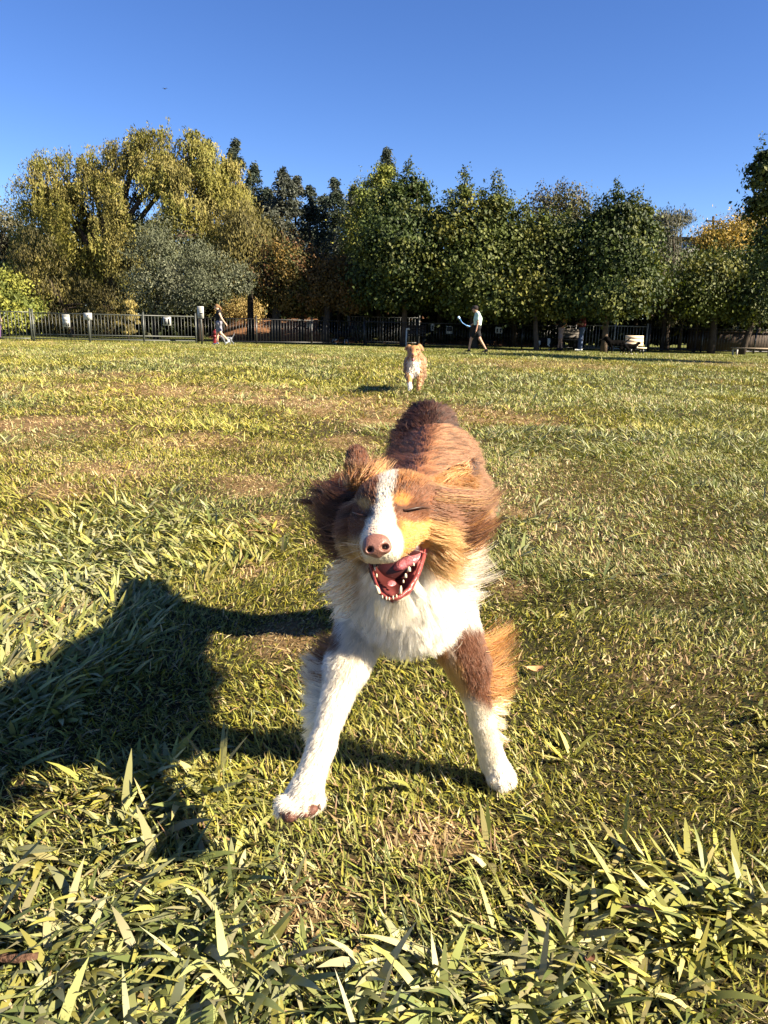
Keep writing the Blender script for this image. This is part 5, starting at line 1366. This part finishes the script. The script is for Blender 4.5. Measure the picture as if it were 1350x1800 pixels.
# ------------------------------------------------------------------ benches, hydrant, pergola, low wall, pole
M_WOOD = paint('weathered wood', (0.24, 0.19, 0.14), 0.8, 0.2, 0, 0.25, 10, 0.3)
M_TANWOOD = paint('pale bench board', (0.62, 0.48, 0.34), 0.7, 0.2, 0, 0.1, 8)
M_STONE = paint('pale stone', (0.42, 0.38, 0.33), 0.85, 0.2, 0, 0.15, 9, 0.3)
M_DARKWOOD = paint('dark timber', (0.05, 0.036, 0.028), 0.8, 0.2, 0, 0.25, 8, 0.3)
def bench(label, u, Y, width, mat, legmat, back=True, seat_z=0.45):
    c = np.array([WY(u, 610, Y)[0], Y, 0.0])
    t = thing('park_bench', c, label, 'bench', 'park benches by the fence')
    for i in range(3): Mesh().box(c + [0, -0.14 + 0.14 * i, seat_z], (width, 0.125, 0.04)).build('seat_slat', mat, t)
    if back:
        rot = np.array([[1, 0, 0], [0, math.cos(0.2), -math.sin(0.2)], [0, math.sin(0.2), math.cos(0.2)]]).T
        for i in range(3): Mesh().box(c + [0, 0.26 + i * 0.025, seat_z + 0.13 + i * 0.135], (width, 0.03, 0.125), rot).build('back_slat', mat, t)
    for sx in (-1, 1):
        m = Mesh(); x = sx * (width / 2 - 0.12)
        m.box(c + [x, -0.15, seat_z / 2 - 0.01], (0.06, 0.06, seat_z - 0.02)); m.box(c + [x, 0.20, seat_z / 2 - 0.01], (0.06, 0.06, seat_z - 0.02)); m.box(c + [x, 0.02, seat_z - 0.045], (0.055, 0.33, 0.04))
        if back: m.box(c + [x, 0.315, seat_z + 0.22], (0.05, 0.05, 0.50), rot)
        m.build('leg', legmat, t)
    return t
bench('bench with sunlit tan backrest behind the black dogs', 1118, 30.0, 0.72, M_TANWOOD, M_BLACKSTEEL, True, 0.24)
bench('shaded grey bench between the two standing people', 1002, 33.1, 1.0, paint('weathered wood painted shaded', (0.09, 0.08, 0.07), 0.85, 0.15, 0, 0.25, 10, 0.3), M_BLACKSTEEL)  # wood colour darkened to stand in for the tree shade
bench('low shaded backless bench at the right picture edge', 1325, 31.0, 1.7, M_WOOD, M_STONE, False, 0.30)
bench('dark bench beside the white post behind the fawn dog', 728, 34.6, 1.1, M_DARKWOOD, M_BLACKSTEEL)

hp = np.array([WY(379, 602, 30.3)[0], 30.3, 0.0])
ht = thing('fire_hydrant', hp, 'red fire hydrant standing behind the legs of the woman', 'fire hydrant')
M_RED = paint('red paint', (0.13, 0.010, 0.010), 0.4, 0.5)
m = Mesh(); m.tube([hp, hp + [0, 0, 0.05], hp + [0, 0, 0.051], hp + [0, 0, 0.40], hp + [0, 0, 0.42]], [0.15, 0.15, 0.10, 0.10, 0.13], 14); m.build('barrel', M_RED, ht, True)
m = Mesh(); m.ball(hp + [0, 0, 0.44], (0.12, 0.12, 0.10), 12); m.tube([hp + [0, 0, 0.52], hp + [0, 0, 0.58]], 0.03, 6); m.build('bonnet', M_RED, ht, True)
m = Mesh(); m.tube([hp + [-0.17, 0, 0.32], hp + [0.17, 0, 0.32]], 0.05, 10); m.tube([hp + [0, -0.17, 0.30], hp + [0, 0, 0.30]], 0.06, 10); m.build('outlet', M_RED, ht, True)

wp = np.array([WY(714, 605, 33.0)[0], 33.0, 0.0])
t = thing('white_post', wp, 'white post with short arm at its top left of the fawn dog head', 'post')
Mesh().tube([wp, wp + [0, 0, 0.72]], 0.035, 8).build('post', M_SIGN, t, True)
m = Mesh(); m.tube([wp + [-0.02, 0, 0.73], wp + [0.10, 0, 0.755], wp + [0.14, 0, 0.72]], [0.045, 0.04, 0.03], 8); m.build('arm', M_SIGN, t, True)

# pergola in the shade
pgc = np.array([WY(1188, 605, 34.8)[0], 34.8, 0.0])
t = thing('pergola', pgc, 'dark timber pergola in deep shade right of the benches', 'pergola')
for sx in (-0.65, 0.85):
    for sy in (0.0, 1.8): Mesh().box(pgc + [sx, sy, 0.95], (0.13, 0.13, 1.9)).build('post', M_DARKWOOD, t)
for sy in (0.0, 1.8): Mesh().box(pgc + [0.1, sy, 1.97], (2.3, 0.10, 0.14)).build('beam', M_DARKWOOD, t)
for i in range(8): Mesh().box(pgc + [-0.9 + i * 0.285, 0.9, 2.09], (0.05, 2.4, 0.09)).build('rafter', M_DARKWOOD, t)
# dark low wall behind the right hand fence
t = thing('low_wall', FP(1300, 36.5), 'dark low retaining wall in shade at far right', 'wall')
Mesh().box(FP(1320, 36.5) + [0, 0, 0.45], (6.0, 0.3, 0.9)).build('wall', M_DARKWOOD, t)
Mesh().box(FP(1320, 36.5) + [0, 0, 0.935], (6.1, 0.4, 0.07)).build('coping', M_DARKWOOD, t)
# timber shelter beyond the thick trunks
sc_ = np.array([WY(604, 600, 38)[0], 38.0, 0.1])
t = thing('timber_shelter', sc_, 'small brown timber shelter with one reddish post beyond the trunks', 'shelter')
for sx, mt in ((-0.25, M_DARKWOOD), (0.28, paint('reddish timber', (0.30, 0.15, 0.09), 0.8, 0.2, 0, 0.2, 8))):
    Mesh().box(sc_ + [sx, 0, 1.0], (0.16, 0.16, 2.0)).build('post', mt, t)
Mesh().box(sc_ + [0, 0.3, 2.06], (1.5, 1.4, 0.12)).build('roof', M_DARKWOOD, t)
# distant roof and pole beyond the trees
hc = WY(1245, 420, 62)
t = thing('house', (hc[0], 62, 0), 'distant house with dark roof edge showing above the trees at right', 'house')
Mesh().box((hc[0], 64, hc[2] / 2 - 0.1), (5.2, 5, hc[2] - 0.3)).build('wall', paint('cream render', (0.6, 0.56, 0.5), 0.9, 0.2), t)
m = Mesh(); z = hc[2]; x0, x1 = hc[0] - 3.0, hc[0] + 3.0
m.add([(x0, 61.2, z - 0.2), (x1, 61.2, z - 0.2), (x1, 66.8, z - 0.2), (x0, 66.8, z - 0.2), (x0, 61.2, z), (x1, 61.2, z), (x1, 64, z + 0.35), (x0, 64, z + 0.35), (x0, 66.8, z), (x1, 66.8, z)],
      [[[0, 1, 5, 4], [4, 5, 6, 7], [7, 6, 9, 8], [2, 3, 8, 9], [3, 2, 1, 0]], [[1, 2, 9, 6, 5]], [[0, 4, 7, 8, 3]]])
m.build('roof', paint('dark roof', (0.04, 0.04, 0.045), 0.8, 0.2), t)
pb = WY(1253, 600, 58); ptop = WY(1254, 380, 58)
t = thing('utility_pole', (pb[0], 58, 0), 'thin leaning utility pole with cross arms above the golden tree', 'utility pole')
Mesh().tube([(pb[0] - 0.1, 58, -0.2), ptop], [0.14, 0.09], 8).build('pole', M_DARKWOOD, t, True)
for dz, w in ((0.35, 1.1), (0.95, 0.8)):
    Mesh().box((ptop[0] - 0.02, 57.9, ptop[2] - dz), (w, 0.09, 0.10)).build('cross_arm', M_DARKWOOD, t)
    m = Mesh()
    for q in (-0.45, 0.45): m.tube([(ptop[0] + q * w, 57.9, ptop[2] - dz + 0.05), (ptop[0] + q * w, 57.9, ptop[2] - dz + 0.2)], 0.04, 6)
    m.build('insulator', M_STONE, t)
# a bird high in the sky
bc = W(290, 156, 60)
bm_ = Mesh(); bm_.ball(bc, (0.11, 0.045, 0.04), 8)
for sx in (-1, 1): bm_.add([bc + [sx * 0.03, -0.05, 0.03], bc + [sx * 0.13, -0.03, 0.06], bc + [sx * 0.25, 0.02, 0.02], bc + [sx * 0.13, 0.06, 0.05], bc + [sx * 0.03, 0.05, 0.03], bc + [sx * 0.13, 0.015, 0.07]], [[[0, 1, 5], [1, 2, 5], [2, 3, 5], [3, 4, 5]]])
tag(bm_.build('bird', M_BLACKSTEEL, None, True), 'tiny dark bird flying high in the blue sky', 'bird')

# ------------------------------------------------------------------ small things in the grass
c = G(18, 1705); c[2] = hgt(c[0], c[1]) + 0.018
m = Mesh(); m.tube([c + [-0.09, 0.0, 0.004], c + [-0.03, 0.004, 0.0], c + [0.02, -0.002, 0.004], c + [0.042, 0.002, 0.006]], [0.0055, 0.0066, 0.006, 0.005], 9)
tag(m.build('stick', paint('twig bark', (0.085, 0.045, 0.028), 0.85, 0.2, 0, 0.4, 90, 0.7), None, True), 'thick broken brown twig at the lower left picture edge', 'stick')
def leaf_litter(label, u, v, size, col, az):
    c = G(u, v); c[2] = hgt(c[0], c[1]) + 0.022
    n = 7; m = Mesh(); V = []
    for i in range(n):
        t = i / (n - 1); w = size * 0.36 * math.sin(math.pi * min(t * 0.93 + 0.05, 1)) ** 0.7
        for s_ in (-1, 0, 1): V.append([size * (t - 0.5), s_ * w, (abs(s_) * 0.25 + (t - 0.5) ** 2 * 0.8) * size * 0.6])
    V = np.array(V); a = R(az); V = V @ np.array([[math.cos(a), -math.sin(a), 0], [math.sin(a), math.cos(a), 0], [0, 0, 1]]).T + c
    F = [[3 * i + k, 3 * i + 3 + k, 3 * i + 4 + k, 3 * i + 1 + k] for i in range(n - 1) for k in (0, 1)]
    m.add(V, [F]); tag(m.build('fallen_leaf', paint('dry leaf', col, 0.6, 0.3, 0, 0.25, 60), None, True), label, 'leaf', 'fallen leaves in the grass')
leaf_litter('curled tan leaf lying right of the orange leg feathers', 940, 1187, 0.046, (0.50, 0.27, 0.12), 10)
leaf_litter('small dull brown leaf in the grass at lower middle right', 1035, 1705, 0.020, (0.13, 0.06, 0.035), 50)
c = G(1115, 1614); c[2] = hgt(c[0], c[1]) + 0.02
m = Mesh(); m.tube([c + [-0.03, 0, 0.004], c + [0, 0.002, 0.006], c + [0.035, -0.003, 0.0]], [0.002, 0.0025, 0.0018], 6)
tag(m.build('stick', paint('thin twig bark', (0.14, 0.07, 0.05), 0.8, 0.2), None, True), 'thin dark twig in the grass at lower right', 'stick')

# ------------------------------------------------------------------ the fawn dog running behind
FD = 10.0
def q_(u, v, d): return W(u, v, d)
fp = [pc(729, 636, FD + .25, 15, 731, 632, FD + .75, 15, 0, 0.05), pe(728, 645, FD + .08, 13.5, 15, 0.11, 0, 0, 0.05), pc(728, 626, FD, 11, 728, 640, FD + .1, 13, 0, 0.05),
      pe(728, 617, FD - .10, 11, 10, 0.09, 1, 0, 0.03), pc(727, 620, FD - .16, 6.5, 726, 625, FD - .26, 4.0, 1, 0.02), pc(728, 628, FD - .12, 5.5, 726.5, 632, FD - .2, 3.2, 1, 0.012),
      pc(719, 609, FD - .08, 4, 714, 612, FD - .07, 3, 1, 0.02), pc(737, 608, FD - .08, 4, 741.5, 613, FD - .07, 3, 1, 0.02),
      pc(720.5, 652, FD + .05, 6, 719.5, 668, FD - .02, 4.0, 0, 0.03), pc(719.5, 668, FD - .02, 4, 721, 682, FD - .08, 3.6, 2, 0.02), pc(736.5, 652, FD + .05, 6, 737, 668, FD + .02, 4.2, 0, 0.03), pc(737, 668, FD + .02, 4, 735, 683, FD + .03, 3.4, 2, 0.02),
      pc(724, 646, FD + .75, 8, 722, 662, FD + .8, 5, 0, 0.03), pc(722, 662, FD + .8, 5, 723, 677, FD + .95, 3.4, 0, 0.02), pc(738, 646, FD + .75, 8, 741, 660, FD + .8, 5, 0, 0.03), pc(741, 660, FD + .8, 5, 739, 676, FD + .95, 3.4, 0, 0.02)]
def fawn_colour(p, reg=None):
    u, v, d = proj(p); n = len(u)
    u = u + rng.normal(0, 0.7, n); v = v + rng.normal(0, 0.7, n)
    c = np.tile([0.33, 0.17, 0.07], (n, 1)) * (0.75 + 0.5 * fbm(u * 0.25, v * 0.25, 2))[:, None]
    w = ((np.abs(u - 727.5) < 10 - np.maximum(0, v - 652) * 0.7) & (v > 631) & (v < 662) & (d < FD + 0.2)) | ((v > 672) & (u < 729) & (d < FD + .3))
    c = np.where(w[:, None], [0.74, 0.66, 0.54], c)
    c = np.where((((np.abs(u - 726) < 2.2) & (v > 611) & (v < 619)) | ((np.abs(np.abs(u - 728.5) - 5) < 2) & (np.abs(v - 614) < 1.2)))[:, None] & (d < FD)[:, None], [0.22, 0.10, 0.05], c)
    c = np.where(((v > 650) & ((np.abs(u - 729) > 13)))[:, None], c * [0.8, 0.75, 0.8], c)
    return np.clip(c, 0.01, 0.85)
fdog = thing('dog', G(729, 672), 'fawn dog with white chest running towards the camera in the middle distance', 'dog')
_, fv, ff = blob('body', fp, 0.012, M_COAT, fdog, fawn_colour)
p, nn = sample_surface(fv, ff, 16000)
fu, fvv, fdd = proj(p)
longer = (fvv > 626) & (fvv < 662)
dd = camvec(np.clip((fu - 728) / 16, -1, 1) * 0.7, -0.9 * np.ones(len(p)), 0.3 * np.ones(len(p)))
dd = nrm(dd + nn * 0.5)
strands('fur', fdog, M_FUR, p, dd, np.where(longer, 0.045, 0.018) * (0.7 + 0.6 * rng.random(len(p))), np.zeros(3), fawn_colour(p), 0.0022, 0.0008, 0.6, pts=4)
Mesh().ball(q_(726, 623, FD - .295), (0.021, 0.02, 0.018), 10).build('nose', M_NOSE, fdog, True)
for u in (722.5, 732.5): Mesh().ball(q_(u, 614.5, FD - .185), (0.013, 0.008, 0.008), 8).build('eye', M_BLACK, fdog, True)
Mesh().ball(q_(726.5, 629.5, FD - .215), (0.024, 0.022, 0.016), 10).build('mouth', M_THROAT, fdog, True)
m = Mesh(); m.tube([q_(726.5, 630.5, FD - .22), q_(726.3, 632, FD - .25), q_(726, 635, FD - .25)], [0.020, 0.022, 0.014], 8); m.build('tongue', M_TONGUE, fdog, True)
